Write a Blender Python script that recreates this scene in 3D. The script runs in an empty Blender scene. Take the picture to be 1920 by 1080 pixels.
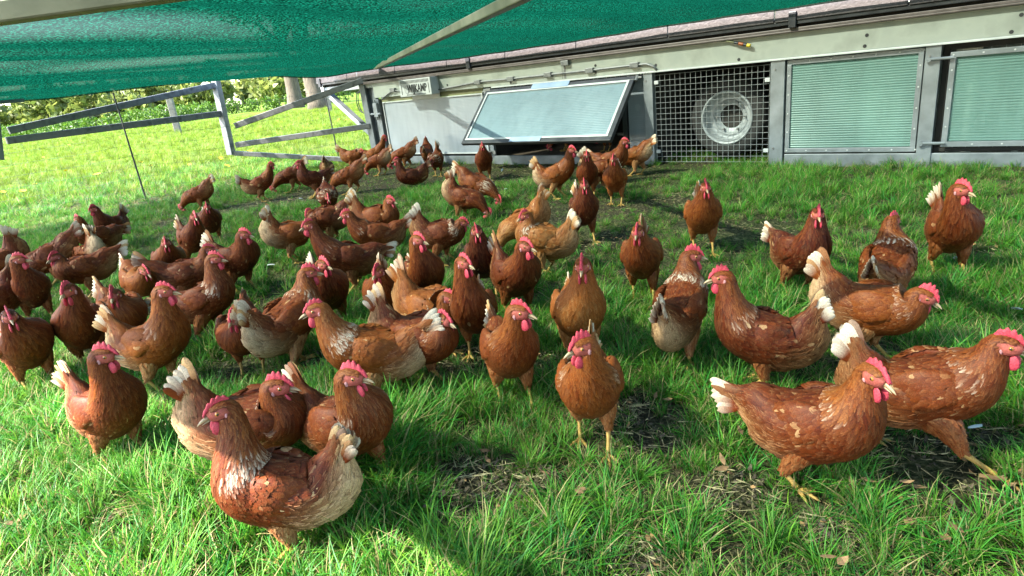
import bpy, bmesh, math, random
import numpy as np
from mathutils import Vector, Matrix

# ------------------------------------------------------------------ camera
FPX, PITCH, ROLL, CAMH = 1179.28, 0.326326, -0.1122636, 0.975
_F = np.array([0, math.cos(PITCH), -math.sin(PITCH)])
_R0 = np.array([1.0, 0, 0]); _U0 = np.cross(_R0, _F)
_R = math.cos(ROLL) * _R0 + math.sin(ROLL) * _U0
_U = -math.sin(ROLL) * _R0 + math.cos(ROLL) * _U0
CAM = np.array([0, 0, CAMH])
sc = bpy.context.scene
COL = sc.collection
cd = bpy.data.cameras.new('camera'); co = bpy.data.objects.new('camera', cd); COL.objects.link(co)
cd.sensor_width = 36.0; cd.lens = 36.0 * FPX / 1920.0; cd.clip_start = 0.05; cd.clip_end = 3000
m = Matrix(((_R[0], _U[0], -_F[0], 0), (_R[1], _U[1], -_F[1], 0), (_R[2], _U[2], -_F[2], CAMH), (0, 0, 0, 1)))
co.matrix_world = m
sc.camera = co

# ------------------------------------------------------------------ light
SUN_EL = math.radians(43)
SUN_H = np.array([-0.96, -0.28]); SUN_H /= np.linalg.norm(SUN_H)      # horizontal direction towards the sun
SUN_DIR = np.array([SUN_H[0] * math.cos(SUN_EL), SUN_H[1] * math.cos(SUN_EL), math.sin(SUN_EL)])
w = bpy.data.worlds.new('World'); sc.world = w; w.use_nodes = True
nt = w.node_tree; nt.nodes.clear()
bg = nt.nodes.new('ShaderNodeBackground'); ow = nt.nodes.new('ShaderNodeOutputWorld')
sky = nt.nodes.new('ShaderNodeTexSky'); sky.sky_type = 'NISHITA'; sky.sun_disc = False
sky.sun_elevation = SUN_EL; sky.sun_rotation = math.atan2(SUN_H[0], SUN_H[1])
sky.air_density = 1.0; sky.dust_density = 1.2; sky.ozone_density = 1.0
bg.inputs['Strength'].default_value = 0.15
nt.links.new(sky.outputs[0], bg.inputs[0]); nt.links.new(bg.outputs[0], ow.inputs[0])
sl = bpy.data.lights.new('sun', 'SUN'); sl.energy = 5.0; sl.angle = math.radians(0.53); sl.color = (1.0, 0.95, 0.86)
so = bpy.data.objects.new('sun', sl); COL.objects.link(so)
so.rotation_euler = Vector(SUN_DIR).to_track_quat('Z', 'Y').to_euler()
sc.view_settings.view_transform = 'Standard'; sc.view_settings.look = 'None'
sc.view_settings.exposure = 2.75; sc.view_settings.gamma = 1.0
sc.view_settings.use_curve_mapping = False
sc.render.engine = 'CYCLES'
sc.cycles.use_denoising = True
try: sc.cycles.denoiser = 'OPENIMAGEDENOISE'
except Exception: pass
sc.cycles.max_bounces = 8; sc.cycles.transparent_max_bounces = 12
sc.cycles.sample_clamp_indirect = 6.0

rng = np.random.default_rng(7)
random.seed(7)

# ------------------------------------------------------------------ pixel helpers (photo is 1920x1080)
def ray(x, y): return _R * (x - 960) / FPX - _U * (y - 540) / FPX + _F
def proj(P):
    d = np.asarray(P, float) - CAM
    return np.array([960 + FPX * (d @ _R) / (d @ _F), 540 - FPX * (d @ _U) / (d @ _F)])
def at_z(x, y, z=0.0):
    v = ray(x, y); return CAM + v * (z - CAMH) / v[2]
def smooth(a, b, x):
    t = np.clip((np.asarray(x, float) - a) / (b - a), 0, 1); return t * t * (3 - 2 * t)
def terrain(x, y):
    x = np.asarray(x, float); y = np.asarray(y, float)
    rise = 0.33 * smooth(10, 32, y) + 0.15 * smooth(32, 80, y)
    b = 0.010 * np.sin(x * 2.1 + 1.3 * np.sin(y * 1.7)) * np.cos(y * 1.9 + .7) + 0.006 * np.sin(x * 5.3 + y * 3.1) * np.cos(y * 6.1 - x * 2.2)
    return rise + b - 0.006
def on_ground(x, y):
    z = 0.0
    for _ in range(30):
        P = at_z(x, y, z); z2 = float(terrain(P[0], P[1]))
        z = 0.6 * z + 0.4 * z2
    P = at_z(x, y, z); return P
# henhouse frame: s to the right along the facade, w out of it, z up
YAW = -0.725977
FD = np.array([math.cos(YAW), math.sin(YAW), 0]); FN = np.array([FD[1], -FD[0], 0]); FO = np.array([1.5544, 6.149, 0])
def fp(s, z, w=0.0): return FO + FD * s + FN * w + np.array([0, 0, z])
def hit(x, y, w=0.0):
    v = ray(x, y); O2 = FO + FN * w; t = ((O2 - CAM) @ FN) / (v @ FN); P = CAM + v * t
    return (P - FO) @ FD, P[2]
def vnoise(x, y, s, seed=0):
    x = np.asarray(x) * s; y = np.asarray(y) * s
    r = np.random.default_rng(100 + seed); o = 0
    for k in range(5):
        a = r.uniform(0, 6.28); fx, fy = math.cos(a), math.sin(a); f2 = r.uniform(.6, 1.9); ph = r.uniform(0, 6.28, 2)
        o = o + np.sin((x * fx + y * fy) * f2 + ph[0] + 1.2 * np.sin((y * fx - x * fy) * f2 * .8 + ph[1]))
    return o / 5.0 * 1.25

# ------------------------------------------------------------------ materials
def new_mat(name):
    mt = bpy.data.materials.new(name); mt.use_nodes = True
    n = mt.node_tree.nodes; l = mt.node_tree.links
    return mt, n, l, n['Principled BSDF'], n['Material Output']
def setp(b, **k):
    for kk, v in k.items(): b.inputs[kk.replace('_', ' ')].default_value = v
def ramp(n, cols):
    r = n.new('ShaderNodeValToRGB'); e = r.color_ramp.elements
    while len(e) < len(cols): e.new(0.5)
    for i, (p, c) in enumerate(cols): e[i].position = p; e[i].color = (*c, 1)
    return r
def noise_mat(name, c1, c2, scale=8, rough=0.6, metal=0.0, bump=0.0, bscale=None, detail=4, spec=0.5, stretch=None, c3=None):
    mt, n, l, b, o = new_mat(name)
    tc = n.new('ShaderNodeTexCoord'); src = tc.outputs['Object']
    if stretch:
        mp = n.new('ShaderNodeMapping'); mp.inputs['Scale'].default_value = stretch; l.new(src, mp.inputs[0]); src = mp.outputs[0]
    nz = n.new('ShaderNodeTexNoise'); nz.inputs['Scale'].default_value = scale; nz.inputs['Detail'].default_value = detail
    l.new(src, nz.inputs[0])
    cols = [(0.3, c1), (0.7, c2)] if c3 is None else [(0.28, c1), (0.5, c2), (0.74, c3)]
    r = ramp(n, cols); l.new(nz.outputs[0], r.inputs[0]); l.new(r.outputs[0], b.inputs['Base Color'])
    setp(b, Roughness=rough, Metallic=metal); b.inputs['Specular IOR Level'].default_value = spec
    rr = n.new('ShaderNodeMapRange'); rr.inputs[3].default_value = rough - .1; rr.inputs[4].default_value = min(1, rough + .12)
    l.new(nz.outputs[0], rr.inputs[0]); l.new(rr.outputs[0], b.inputs['Roughness'])
    if bump:
        n2 = n.new('ShaderNodeTexNoise'); n2.inputs['Scale'].default_value = bscale or scale * 3; n2.inputs['Detail'].default_value = 5; l.new(src, n2.inputs[0])
        bp = n.new('ShaderNodeBump'); bp.inputs['Strength'].default_value = bump; bp.inputs['Distance'].default_value = 0.01
        l.new(n2.outputs[0], bp.inputs['Height']); l.new(bp.outputs[0], b.inputs['Normal'])
    return mt
M = {}
M['galv'] = noise_mat('galvanised_steel', (0.144, 0.160, 0.172), (0.188, 0.208, 0.224), 9, .42, .45, .06, 40, c3=(0.240, 0.260, 0.280))
M['galvd'] = noise_mat('weathered_steel_tube', (0.088, 0.088, 0.088), (0.200, 0.200, 0.200), 14, .5, .5, .08, 60, c3=(0.144, 0.144, 0.148))
M['cream_steel'] = noise_mat('pale_steel_beam', (0.216, 0.240, 0.216), (0.296, 0.320, 0.288), 5, .38, .25, .05, 30, c3=(0.256, 0.280, 0.256))
M['white'] = noise_mat('white_painted_metal', (0.384, 0.400, 0.400), (0.480, 0.488, 0.488), 10, .45, 0, .03, 60)
M['black'] = noise_mat('black_frame', (.012, .013, .016), (.03, .03, .034), 12, .4, 0, .05, 60)
M['rubber'] = noise_mat('tyre_rubber', (.012, .012, .012), (.03, .029, .028), 20, .8)
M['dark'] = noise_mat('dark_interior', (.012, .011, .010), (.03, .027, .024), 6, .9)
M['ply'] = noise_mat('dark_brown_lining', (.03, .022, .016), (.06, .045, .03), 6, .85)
M['ledge'] = noise_mat('brown_metal_ledge', (0.072, 0.056, 0.052), (0.136, 0.108, 0.100), 12, .45, .2, .05, 40)
M['olive'] = noise_mat('dull_olive', (.10, .10, .04), (.17, .165, .08), 10, .6)
M['litter'] = noise_mat('brown_litter', (.03, .02, .012), (.09, .06, .035), 30, .95, 0, .6, 60)
M['rim'] = noise_mat('pale_wheel_rim', (.24, .26, .27), (.34, .36, .37), 10, .45, .15, .05, 40)
M['ink'] = noise_mat('black_lettering', (.01, .01, .01), (.02, .02, .02), 10, .6)
M['blueplate'] = noise_mat('pale_blue_plate', (0.192, 0.264, 0.368), (0.256, 0.328, 0.432), 6, .35, .1)
M['stake'] = noise_mat('black_stake', (.01, .011, .010), (.02, .022, .02), 10, .5)
M['wire'] = noise_mat('dark_green_net_cord', (.02, .045, .03), (.04, .075, .05), 10, .6)
M['meshwire'] = noise_mat('galvanised_wire', (0.288, 0.304, 0.312), (0.384, 0.400, 0.400), 20, .4, .4)
M['concrete'] = noise_mat('grey_post', (0.11, 0.10, 0.085), (0.19, 0.18, 0.155), 14, .85, 0, .3, 60)
M['orange'] = noise_mat('orange_handle', (.22, .05, .012), (.32, .08, .015), 10, .4)
M['yellow'] = noise_mat('yellow_plastic', (.55, .38, .02), (.65, .46, .03), 10, .4)
M['petal'] = noise_mat('yellow_petals', (.72, .46, .01), (.85, .6, .02), 30, .6)
M['paletube'] = noise_mat('pale_rafter_tube', (.14, .14, .105), (.22, .215, .165), 8, .5, .25, .08, 60)
M['bark'] = noise_mat('grey_brown_bark', (0.044, 0.034, 0.024), (0.120, 0.096, 0.068), 5, .9, 0, 1.0, 14, stretch=(3, 3, .6))
def wood_clad():
    mt, n, l, b, o = new_mat('brown_wood_grain_cladding')
    tc = n.new('ShaderNodeTexCoord'); mp = n.new('ShaderNodeMapping'); mp.inputs['Scale'].default_value = (1.2, 14, 14)
    l.new(tc.outputs['Object'], mp.inputs[0])
    nz = n.new('ShaderNodeTexNoise'); nz.inputs['Scale'].default_value = 3; nz.inputs['Detail'].default_value = 6; nz.inputs['Distortion'].default_value = 1.2
    l.new(mp.outputs[0], nz.inputs[0])
    r = ramp(n, [(.3, (.016, .011, .010)), (.5, (.036, .027, .026)), (.72, (.065, .052, .05))]); l.new(nz.outputs[0], r.inputs[0]); l.new(r.outputs[0], b.inputs['Base Color'])
    bp = n.new('ShaderNodeBump'); bp.inputs['Strength'].default_value = .35; bp.inputs['Distance'].default_value = .004
    l.new(nz.outputs[0], bp.inputs['Height']); l.new(bp.outputs[0], b.inputs['Normal']); setp(b, Roughness=.42)
    return mt
M['clad'] = wood_clad()
def poly_mat(name, col, trans, clear=0.0):
    mt, n, l, b, o = new_mat(name)
    tr = n.new('ShaderNodeBsdfTranslucent'); tr.inputs[0].default_value = (*col, 1)
    setp(b, Roughness=.22)
    td_ = n.new('ShaderNodeTexCoord'); md_ = n.new('ShaderNodeMapping'); md_.inputs['Scale'].default_value = (7, 7, 1.6); l.new(td_.outputs['Object'], md_.inputs[0])
    nd_ = n.new('ShaderNodeTexNoise'); nd_.inputs['Scale'].default_value = 1.6; nd_.inputs['Detail'].default_value = 7; l.new(md_.outputs[0], nd_.inputs[0])
    rd_ = ramp(n, [(.30, tuple(v * .90 for v in col)), (.50, tuple(v * .99 for v in col)), (.72, tuple(min(1, v * 1.05) for v in col))]); l.new(nd_.outputs[0], rd_.inputs[0]); l.new(rd_.outputs[0], b.inputs['Base Color']); l.new(rd_.outputs[0], tr.inputs[0])
    nz = n.new('ShaderNodeTexNoise'); nz.inputs['Scale'].default_value = 3; tc = n.new('ShaderNodeTexCoord'); l.new(tc.outputs['Object'], nz.inputs[0])
    rr = n.new('ShaderNodeMapRange'); rr.inputs[3].default_value = .14; rr.inputs[4].default_value = .32; l.new(nz.outputs[0], rr.inputs[0]); l.new(rr.outputs[0], b.inputs['Roughness'])
    mx = n.new('ShaderNodeMixShader'); mx.inputs[0].default_value = trans
    l.new(b.outputs[0], mx.inputs[1]); l.new(tr.outputs[0], mx.inputs[2]); l.new(mx.outputs[0], o.inputs[0])
    b.inputs['Specular IOR Level'].default_value = .7
    if clear:
        tp = n.new('ShaderNodeBsdfTransparent'); tp.inputs[0].default_value = (.75, .95, .90, 1); m3 = n.new('ShaderNodeMixShader'); m3.inputs[0].default_value = clear
        l.new(mx.outputs[0], m3.inputs[1]); l.new(tp.outputs[0], m3.inputs[2]); l.new(m3.outputs[0], o.inputs[0])
    return mt
M['poly'] = poly_mat('milky_polycarbonate', (0.190, 0.345, 0.305), .3, .25)  # teal in the base colour stands in for green reflected off net and grass
M['polyw'] = poly_mat('white_polycarbonate', (0.336, 0.368, 0.416), .25)
M['polyd'] = poly_mat('bluish_polycarbonate_flap', (.19, .27, .30), .25)
def col_mat(name, rough=.55, transl=0.0, var=.25, scale=220, spec=.3, sheen=0.0, bump=0.0):
    mt, n, l, b, o = new_mat(name)
    at = n.new('ShaderNodeAttribute'); at.attribute_name = 'Col'
    tc = n.new('ShaderNodeTexCoord'); nz = n.new('ShaderNodeTexNoise'); nz.inputs['Scale'].default_value = scale; nz.inputs['Detail'].default_value = 3
    l.new(tc.outputs['Object'], nz.inputs[0])
    mr = n.new('ShaderNodeMapRange'); mr.inputs[1].default_value = .25; mr.inputs[2].default_value = .75; mr.inputs[3].default_value = 1 - var; mr.inputs[4].default_value = 1 + var; l.new(nz.outputs[0], mr.inputs[0])
    mu = n.new('ShaderNodeVectorMath'); mu.operation = 'SCALE'; l.new(at.outputs['Color'], mu.inputs[0]); l.new(mr.outputs[0], mu.inputs['Scale'])
    l.new(mu.outputs[0], b.inputs['Base Color']); setp(b, Roughness=rough); b.inputs['Specular IOR Level'].default_value = spec
    if bump:
        bn = n.new('ShaderNodeBump'); bn.inputs['Strength'].default_value = bump; bn.inputs['Distance'].default_value = .003; l.new(nz.outputs[0], bn.inputs['Height']); l.new(bn.outputs[0], b.inputs['Normal'])
    if sheen: b.inputs['Sheen Weight'].default_value = sheen; b.inputs['Sheen Roughness'].default_value = .5
    if transl:
        tr = n.new('ShaderNodeBsdfTranslucent'); l.new(mu.outputs[0], tr.inputs[0])
        mx = n.new('ShaderNodeMixShader'); mx.inputs[0].default_value = transl
        l.new(b.outputs[0], mx.inputs[1]); l.new(tr.outputs[0], mx.inputs[2]); l.new(mx.outputs[0], o.inputs[0])
    return mt
M['plumage'] = col_mat('hen_plumage', .55, .10, .34, 340, .2, bump=.25)
M['skin'] = col_mat('hen_red_skin', .5, .1, .35, 420, .4, bump=.6)
M['horn'] = col_mat('hen_beak_horn', .4, 0, .15, 300, .5)
M['eye'] = col_mat('hen_eye', .1, 0, .02, 300, .7)
M['leaf'] = col_mat('leaf', .5, .35, .15, 20, .35)
M['dryleaf'] = col_mat('dry_leaf', .8, .1, .3, 120, .2)
def grass_mat():
    mt, n, l, b, o = new_mat('grass_blades')
    at = n.new('ShaderNodeAttribute'); at.attribute_name = 'Col'
    oi = n.new('ShaderNodeObjectInfo'); hs = n.new('ShaderNodeHueSaturation')
    mh = n.new('ShaderNodeMapRange'); mh.inputs[3].default_value = .485; mh.inputs[4].default_value = .515; l.new(oi.outputs['Random'], mh.inputs[0]); l.new(mh.outputs[0], hs.inputs['Hue'])
    wn = n.new('ShaderNodeTexWhiteNoise'); wn.noise_dimensions = '1D'; l.new(oi.outputs['Random'], wn.inputs['W'])
    mv = n.new('ShaderNodeMapRange'); mv.inputs[3].default_value = .72; mv.inputs[4].default_value = 1.3; l.new(wn.outputs[0], mv.inputs[0]); l.new(mv.outputs[0], hs.inputs['Value'])
    l.new(at.outputs['Color'], hs.inputs['Color']); l.new(hs.outputs[0], b.inputs['Base Color'])
    setp(b, Roughness=.5); b.inputs['Specular IOR Level'].default_value = .25
    tr = n.new('ShaderNodeBsdfTranslucent'); l.new(hs.outputs[0], tr.inputs[0])
    mx = n.new('ShaderNodeMixShader'); mx.inputs[0].default_value = .4
    l.new(b.outputs[0], mx.inputs[1]); l.new(tr.outputs[0], mx.inputs[2]); l.new(mx.outputs[0], o.inputs[0])
    return mt
M['grass'] = grass_mat()
def soil_mat():
    mt, n, l, b, o = new_mat('lawn_soil')
    tc = n.new('ShaderNodeTexCoord')
    n1 = n.new('ShaderNodeTexNoise'); n1.inputs['Scale'].default_value = 2.2; n1.inputs['Detail'].default_value = 8; l.new(tc.outputs['Object'], n1.inputs[0])
    n2 = n.new('ShaderNodeTexNoise'); n2.inputs['Scale'].default_value = 60; n2.inputs['Detail'].default_value = 6; l.new(tc.outputs['Object'], n2.inputs[0])
    r1 = ramp(n, [(.35, (.055, .044, .029)), (.5, (.045, .06, .018)), (.65, (.05, .10, .018))]); l.new(n1.outputs[0], r1.inputs[0])
    r2 = ramp(n, [(.38, (.012, .010, .007)), (.52, (.06, .05, .03)), (.66, (.17, .14, .08))]); l.new(n2.outputs[0], r2.inputs[0])
    mx = n.new('ShaderNodeMixRGB'); mx.inputs[0].default_value = .62; l.new(r1.outputs[0], mx.inputs[1]); l.new(r2.outputs[0], mx.inputs[2])
    # the far field is one bright green sward
    sp = n.new('ShaderNodeSeparateXYZ'); l.new(tc.outputs['Object'], sp.inputs[0])
    mr = n.new('ShaderNodeMapRange'); mr.inputs[1].default_value = 9; mr.inputs[2].default_value = 16; l.new(sp.outputs['Y'], mr.inputs[0])
    n3 = n.new('ShaderNodeTexNoise'); n3.inputs['Scale'].default_value = 1.4; n3.inputs['Detail'].default_value = 9; l.new(tc.outputs['Object'], n3.inputs[0])
    r3 = ramp(n, [(.3, (.06, .12, .015)), (.55, (.12, .20, .02)), (.75, (.2, .25, .035))]); l.new(n3.outputs[0], r3.inputs[0])
    m2 = n.new('ShaderNodeMixRGB'); l.new(mr.outputs[0], m2.inputs[0]); l.new(mx.outputs[0], m2.inputs[1]); l.new(r3.outputs[0], m2.inputs[2])
    l.new(m2.outputs[0], b.inputs['Base Color']); setp(b, Roughness=.95); b.inputs['Specular IOR Level'].default_value = .1
    bp = n.new('ShaderNodeBump'); bp.inputs['Strength'].default_value = 1.0; bp.inputs['Distance'].default_value = .05; l.new(n2.outputs[0], bp.inputs['Height']); l.new(bp.outputs[0], b.inputs['Normal'])
    return mt
M['soil'] = soil_mat()
def net_mat():
    mt, n, l, b, o = new_mat('green_shade_cloth')
    tc = n.new('ShaderNodeTexCoord')
    n1 = n.new('ShaderNodeTexNoise'); n1.inputs['Scale'].default_value = 110; n1.inputs['Detail'].default_value = 3; l.new(tc.outputs['Object'], n1.inputs[0])
    r1 = ramp(n, [(.36, (.0004, .007, .004)), (.5, (.0007, .020, .0115)), (.66, (.003, .085, .05))]); l.new(n1.outputs[0], r1.inputs[0])
    df = n.new('ShaderNodeBsdfDiffuse'); tr = n.new('ShaderNodeBsdfTranslucent'); tp = n.new('ShaderNodeBsdfTransparent'); tp.inputs[0].default_value = (.88, 1, .90, 1)
    l.new(r1.outputs[0], df.inputs[0]); l.new(r1.outputs[0], tr.inputs[0])
    m1 = n.new('ShaderNodeMixShader'); m1.inputs[0].default_value = .6; l.new(df.outputs[0], m1.inputs[1]); l.new(tr.outputs[0], m1.inputs[2])
    # knitted cloth has thickness: light gets through its holes by Beer-Lambert, exp(-tau / cos(angle)), whichever way it travels
    ge = n.new('ShaderNodeNewGeometry'); dt = n.new('ShaderNodeVectorMath'); dt.operation = 'DOT_PRODUCT'; l.new(ge.outputs['Normal'], dt.inputs[0]); l.new(ge.outputs['Incoming'], dt.inputs[1])
    ab = n.new('ShaderNodeMath'); ab.operation = 'ABSOLUTE'; l.new(dt.outputs['Value'], ab.inputs[0])
    mx_ = n.new('ShaderNodeMath'); mx_.operation = 'MAXIMUM'; l.new(ab.outputs[0], mx_.inputs[0]); mx_.inputs[1].default_value = .02
    dv = n.new('ShaderNodeMath'); dv.operation = 'DIVIDE'; dv.inputs[0].default_value = -.95; l.new(mx_.outputs[0], dv.inputs[1])
    exn = n.new('ShaderNodeMath'); exn.operation = 'EXPONENT'; l.new(dv.outputs[0], exn.inputs[0])
    m2 = n.new('ShaderNodeMixShader'); l.new(exn.outputs[0], m2.inputs[0]); l.new(m1.outputs[0], m2.inputs[1]); l.new(tp.outputs[0], m2.inputs[2])
    l.new(m2.outputs[0], o.inputs[0]); n.remove(b)
    return mt
M['net'] = net_mat()

# ------------------------------------------------------------------ mesh helpers
def link(name, verts, faces, mat, parent=None, smooth_=False, cols=None, mats=None, fmat=None):
    me = bpy.data.meshes.new(name)
    verts = np.asarray(verts, np.float32)
    if isinstance(faces, np.ndarray):
        k = faces.shape[1]; nf = len(faces)
        me.vertices.add(len(verts)); me.vertices.foreach_set('co', verts.ravel())
        me.loops.add(nf * k); me.loops.foreach_set('vertex_index', faces.astype(np.int32).ravel())
        me.polygons.add(nf); me.polygons.foreach_set('loop_start', np.arange(0, nf * k, k, dtype=np.int32))
        me.update(calc_edges=True)
    else:
        me.from_pydata([tuple(map(float, v)) for v in verts], [], [tuple(map(int, f)) for f in faces]); me.update()
    if smooth_: me.polygons.foreach_set('use_smooth', np.ones(len(me.polygons), bool))
    if cols is not None:
        ca = me.color_attributes.new('Col', 'FLOAT_COLOR', 'POINT')
        c4 = np.ones((len(verts), 4), np.float32); c4[:, :3] = cols; ca.data.foreach_set('color', c4.ravel())
    for mm in (mats or [mat]): me.materials.append(M[mm] if isinstance(mm, str) else mm)
    if fmat is not None: me.polygons.foreach_set('material_index', np.asarray(fmat, np.int32))
    o = bpy.data.objects.new(name, me); COL.objects.link(o)
    if parent is not None: o.parent = parent
    return o
def tag(o, label, cat=None, group=None, kind=None):
    o['label'] = label
    if cat: o['category'] = cat
    if group: o['group'] = group
    if kind: o['kind'] = kind
    return o
def empty(name, loc=(0, 0, 0), rz=0.0):
    o = bpy.data.objects.new(name, None); o.empty_display_size = .05; COL.objects.link(o); o.location = tuple(map(float, loc)); o.rotation_euler = (0, 0, rz); return o
class MB:
    def __init__(s): s.v = []; s.f = []; s.n = 0
    def add(s, v, f):
        v = np.asarray(v, float); s.v.append(v); s.f += [tuple(i + s.n for i in q) for q in f]; s.n += len(v)
    def hexa(s, c8): s.add(c8, [(0, 3, 2, 1), (4, 5, 6, 7), (0, 1, 5, 4), (1, 2, 6, 5), (2, 3, 7, 6), (3, 0, 4, 7)])
    def fbox(s, s0, s1, z0, z1, w0, w1):            # box in henhouse coordinates
        s.hexa([fp(a, c, b) for c in (z0, z1) for a, b in ((s0, w0), (s0, w1), (s1, w1), (s1, w0))])
    def obox(s, c, ax, ay, az):                     # centre and three half-axis vectors
        c, ax, ay, az = map(np.asarray, (c, ax, ay, az))
        s.hexa([c + sx * ax + sy * ay + sz * az for sz in (-1, 1) for sx, sy in ((-1, -1), (1, -1), (1, 1), (-1, 1))])
    def bar(s, a, b, wd, hg, up=(0, 0, 1)):         # rectangular tube from a to b
        a = np.asarray(a, float); b = np.asarray(b, float); t = b - a; L = np.linalg.norm(t); t /= L
        sd = np.cross(t, up); sd /= np.linalg.norm(sd); u = np.cross(sd, t)
        s.obox((a + b) / 2, t * L / 2, sd * wd / 2, u * hg / 2)
    def tube(s, pts, r, k=8, cap=True):
        pts = [np.asarray(p, float) for p in pts]; n = len(pts); r = np.broadcast_to(np.asarray(r, float), (n,))
        vs = []; ref = np.array([0.31, 0.17, 0.93])
        for i in range(n):
            t = pts[min(i + 1, n - 1)] - pts[max(i - 1, 0)]; t = t / (np.linalg.norm(t) + 1e-9)
            a = np.cross(t, ref); a /= np.linalg.norm(a) + 1e-9; b_ = np.cross(t, a)
            for j in range(k):
                th = 2 * math.pi * j / k; vs.append(pts[i] + r[i] * (math.cos(th) * a + math.sin(th) * b_))
        fs = [(i * k + j, i * k + (j + 1) % k, (i + 1) * k + (j + 1) % k, (i + 1) * k + j) for i in range(n - 1) for j in range(k)]
        if cap: fs += [tuple(range(k))[::-1], tuple((n - 1) * k + j for j in range(k))]
        s.add(vs, fs)
    def build(s, name, mat, parent=None, smooth_=False, bevel=0.0):
        o = link(name, np.concatenate(s.v), s.f, mat, parent, smooth_)
        if bevel:
            md = o.modifiers.new('bevel', 'BEVEL'); md.width = bevel; md.segments = 2; md.limit_method = 'ANGLE'
        return o


# ------------------------------------------------------------------ ground
def grid_axis(vals): return np.unique(np.round(np.concatenate(vals), 4))
gx = grid_axis([np.linspace(-9, 7, 161), np.linspace(-60, 40, 61), np.linspace(-500, 500, 21)])
gy = grid_axis([np.linspace(-2, 12, 141), np.linspace(-20, 90, 90), np.linspace(-60, 700, 20)])
X, Y = np.meshgrid(gx, gy, indexing='xy'); Z = terrain(X, Y)
nx = len(gx); i = np.arange(len(gy) - 1)[:, None]; j = np.arange(nx - 1)[None]
lawn = link('ground', np.stack([X.ravel(), Y.ravel(), Z.ravel()], 1), np.stack([i * nx + j, i * nx + j + 1, (i + 1) * nx + j + 1, (i + 1) * nx + j], -1).reshape(-1, 4), 'soil', smooth_=True)
tag(lawn, 'grassy meadow ground with scratched bare soil patches', kind='structure')

# grass: tufts of bent blades, planted over the lawn (nobody could count it)
def tuft(name, nb, hmin, hmax, spread, lean, seed, kind):
    R = np.random.default_rng(seed); V, F, C = [], [], []; rows = 5; tone_ = np.array([R.uniform(.6, 1.25), 1, R.uniform(.7, 1.3)]) * R.uniform(.72, 1.15)
    for b in range(nb):
        a = R.uniform(0, 6.283); r = spread * math.sqrt(R.random()); bx, by = r * math.cos(a), r * math.sin(a)
        hgt = R.uniform(hmin, hmax); da = a + R.normal(0, .9); le = lean * R.uniform(.3, 1.5) * hgt; wd = R.uniform(.0030, .0058) * (1.25 if kind == 'far' else 1)
        dx, dy = math.cos(da), math.sin(da); sx, sy = -dy, dx; tw = R.uniform(-.6, .6)
        if R.random() < {'lush': .12, 'worn': .42, 'far': .06}[kind]: c0 = np.array([.40, .33, .14]) * R.uniform(.45, 1.1)
        else:
            f = R.random(); c0 = (np.array([.038, .200, .026]) * (1 - f) + np.array([.135, .330, .026]) * f) * R.uniform(.8, 1.2) * tone_
            if kind == 'far': c0 = c0 * .5 + np.array([.27, .29, .02]) * .5
        k0 = len(V)
        for q in range(rows):
            t = q / (rows - 1); zz = hgt * (t - .28 * lean * t ** 2.5); off = le * t ** 1.8; ww = wd * (1 - t ** 2.2) * .5 + .0002
            cx, cy = sx * math.cos(tw * t) - dx * math.sin(tw * t) * .4, sy * math.cos(tw * t) - dy * math.sin(tw * t) * .4
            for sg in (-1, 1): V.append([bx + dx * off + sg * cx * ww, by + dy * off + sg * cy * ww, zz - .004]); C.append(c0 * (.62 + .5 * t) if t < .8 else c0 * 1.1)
        F += [(k0 + 2 * q, k0 + 2 * q + 1, k0 + 2 * q + 3, k0 + 2 * q + 2) for q in range(rows - 1)]
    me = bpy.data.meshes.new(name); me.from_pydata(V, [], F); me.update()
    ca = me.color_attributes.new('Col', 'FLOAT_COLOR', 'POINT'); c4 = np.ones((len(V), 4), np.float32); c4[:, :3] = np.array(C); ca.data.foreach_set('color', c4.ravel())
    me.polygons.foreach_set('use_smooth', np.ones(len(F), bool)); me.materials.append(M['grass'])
    return bpy.data.objects.new(name, me)
tcol = bpy.data.collections.new('grass_tuft_kinds')
kinds = []
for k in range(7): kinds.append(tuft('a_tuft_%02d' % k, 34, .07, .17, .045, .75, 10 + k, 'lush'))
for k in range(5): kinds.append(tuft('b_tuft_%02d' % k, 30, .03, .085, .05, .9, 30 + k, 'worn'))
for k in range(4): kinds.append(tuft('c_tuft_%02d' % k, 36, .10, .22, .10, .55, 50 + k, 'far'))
for o in kinds: tcol.objects.link(o)
# bare or scratched places, read off the photograph (pixel, radius in metres)
BARE = [((900, 935), .16), ((880, 900), .12), ((190, 760), .10), ((1200, 800), .16), ((1740, 880), .22), ((1850, 840), .16), ((990, 690), .16), ((1380, 920), .10), ((1150, 770), .12), ((480, 960), .07), ((230, 970), .06),
        ((1190, 1040), .08), ((1600, 660), .2), ((1060, 400), .35), ((1130, 450), .22), ((640, 360), .5), ((760, 335), .6), ((860, 330), .45), ((1000, 325), .4), ((1400, 440), .3), ((1270, 380), .25), ((1820, 480), .22),
        ((1010, 900), .06), ((700, 350), .5), ((560, 370), .4), ((470, 385), .3), ((1180, 330), .35), ((330, 745), .12), ((600, 680), .2), ((870, 690), .2), ((450, 690), .2), ((300, 420), .25), ((1560, 1000), .07)]
bare = [(at_z(*p)[:2], r * (.66 if r < .3 else 1)) for p, r in BARE]
def plant(n, x0, x1, y0, y1, fov=.95):
    y = np.sqrt(rng.uniform(y0 * y0, y1 * y1, n)); x = rng.uniform(-1, 1, n) * (fov * y + .25); k = (x > x0) & (x < x1); return x[k], y[k]
pts, ats, ids, scl = [], [], [], []
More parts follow.
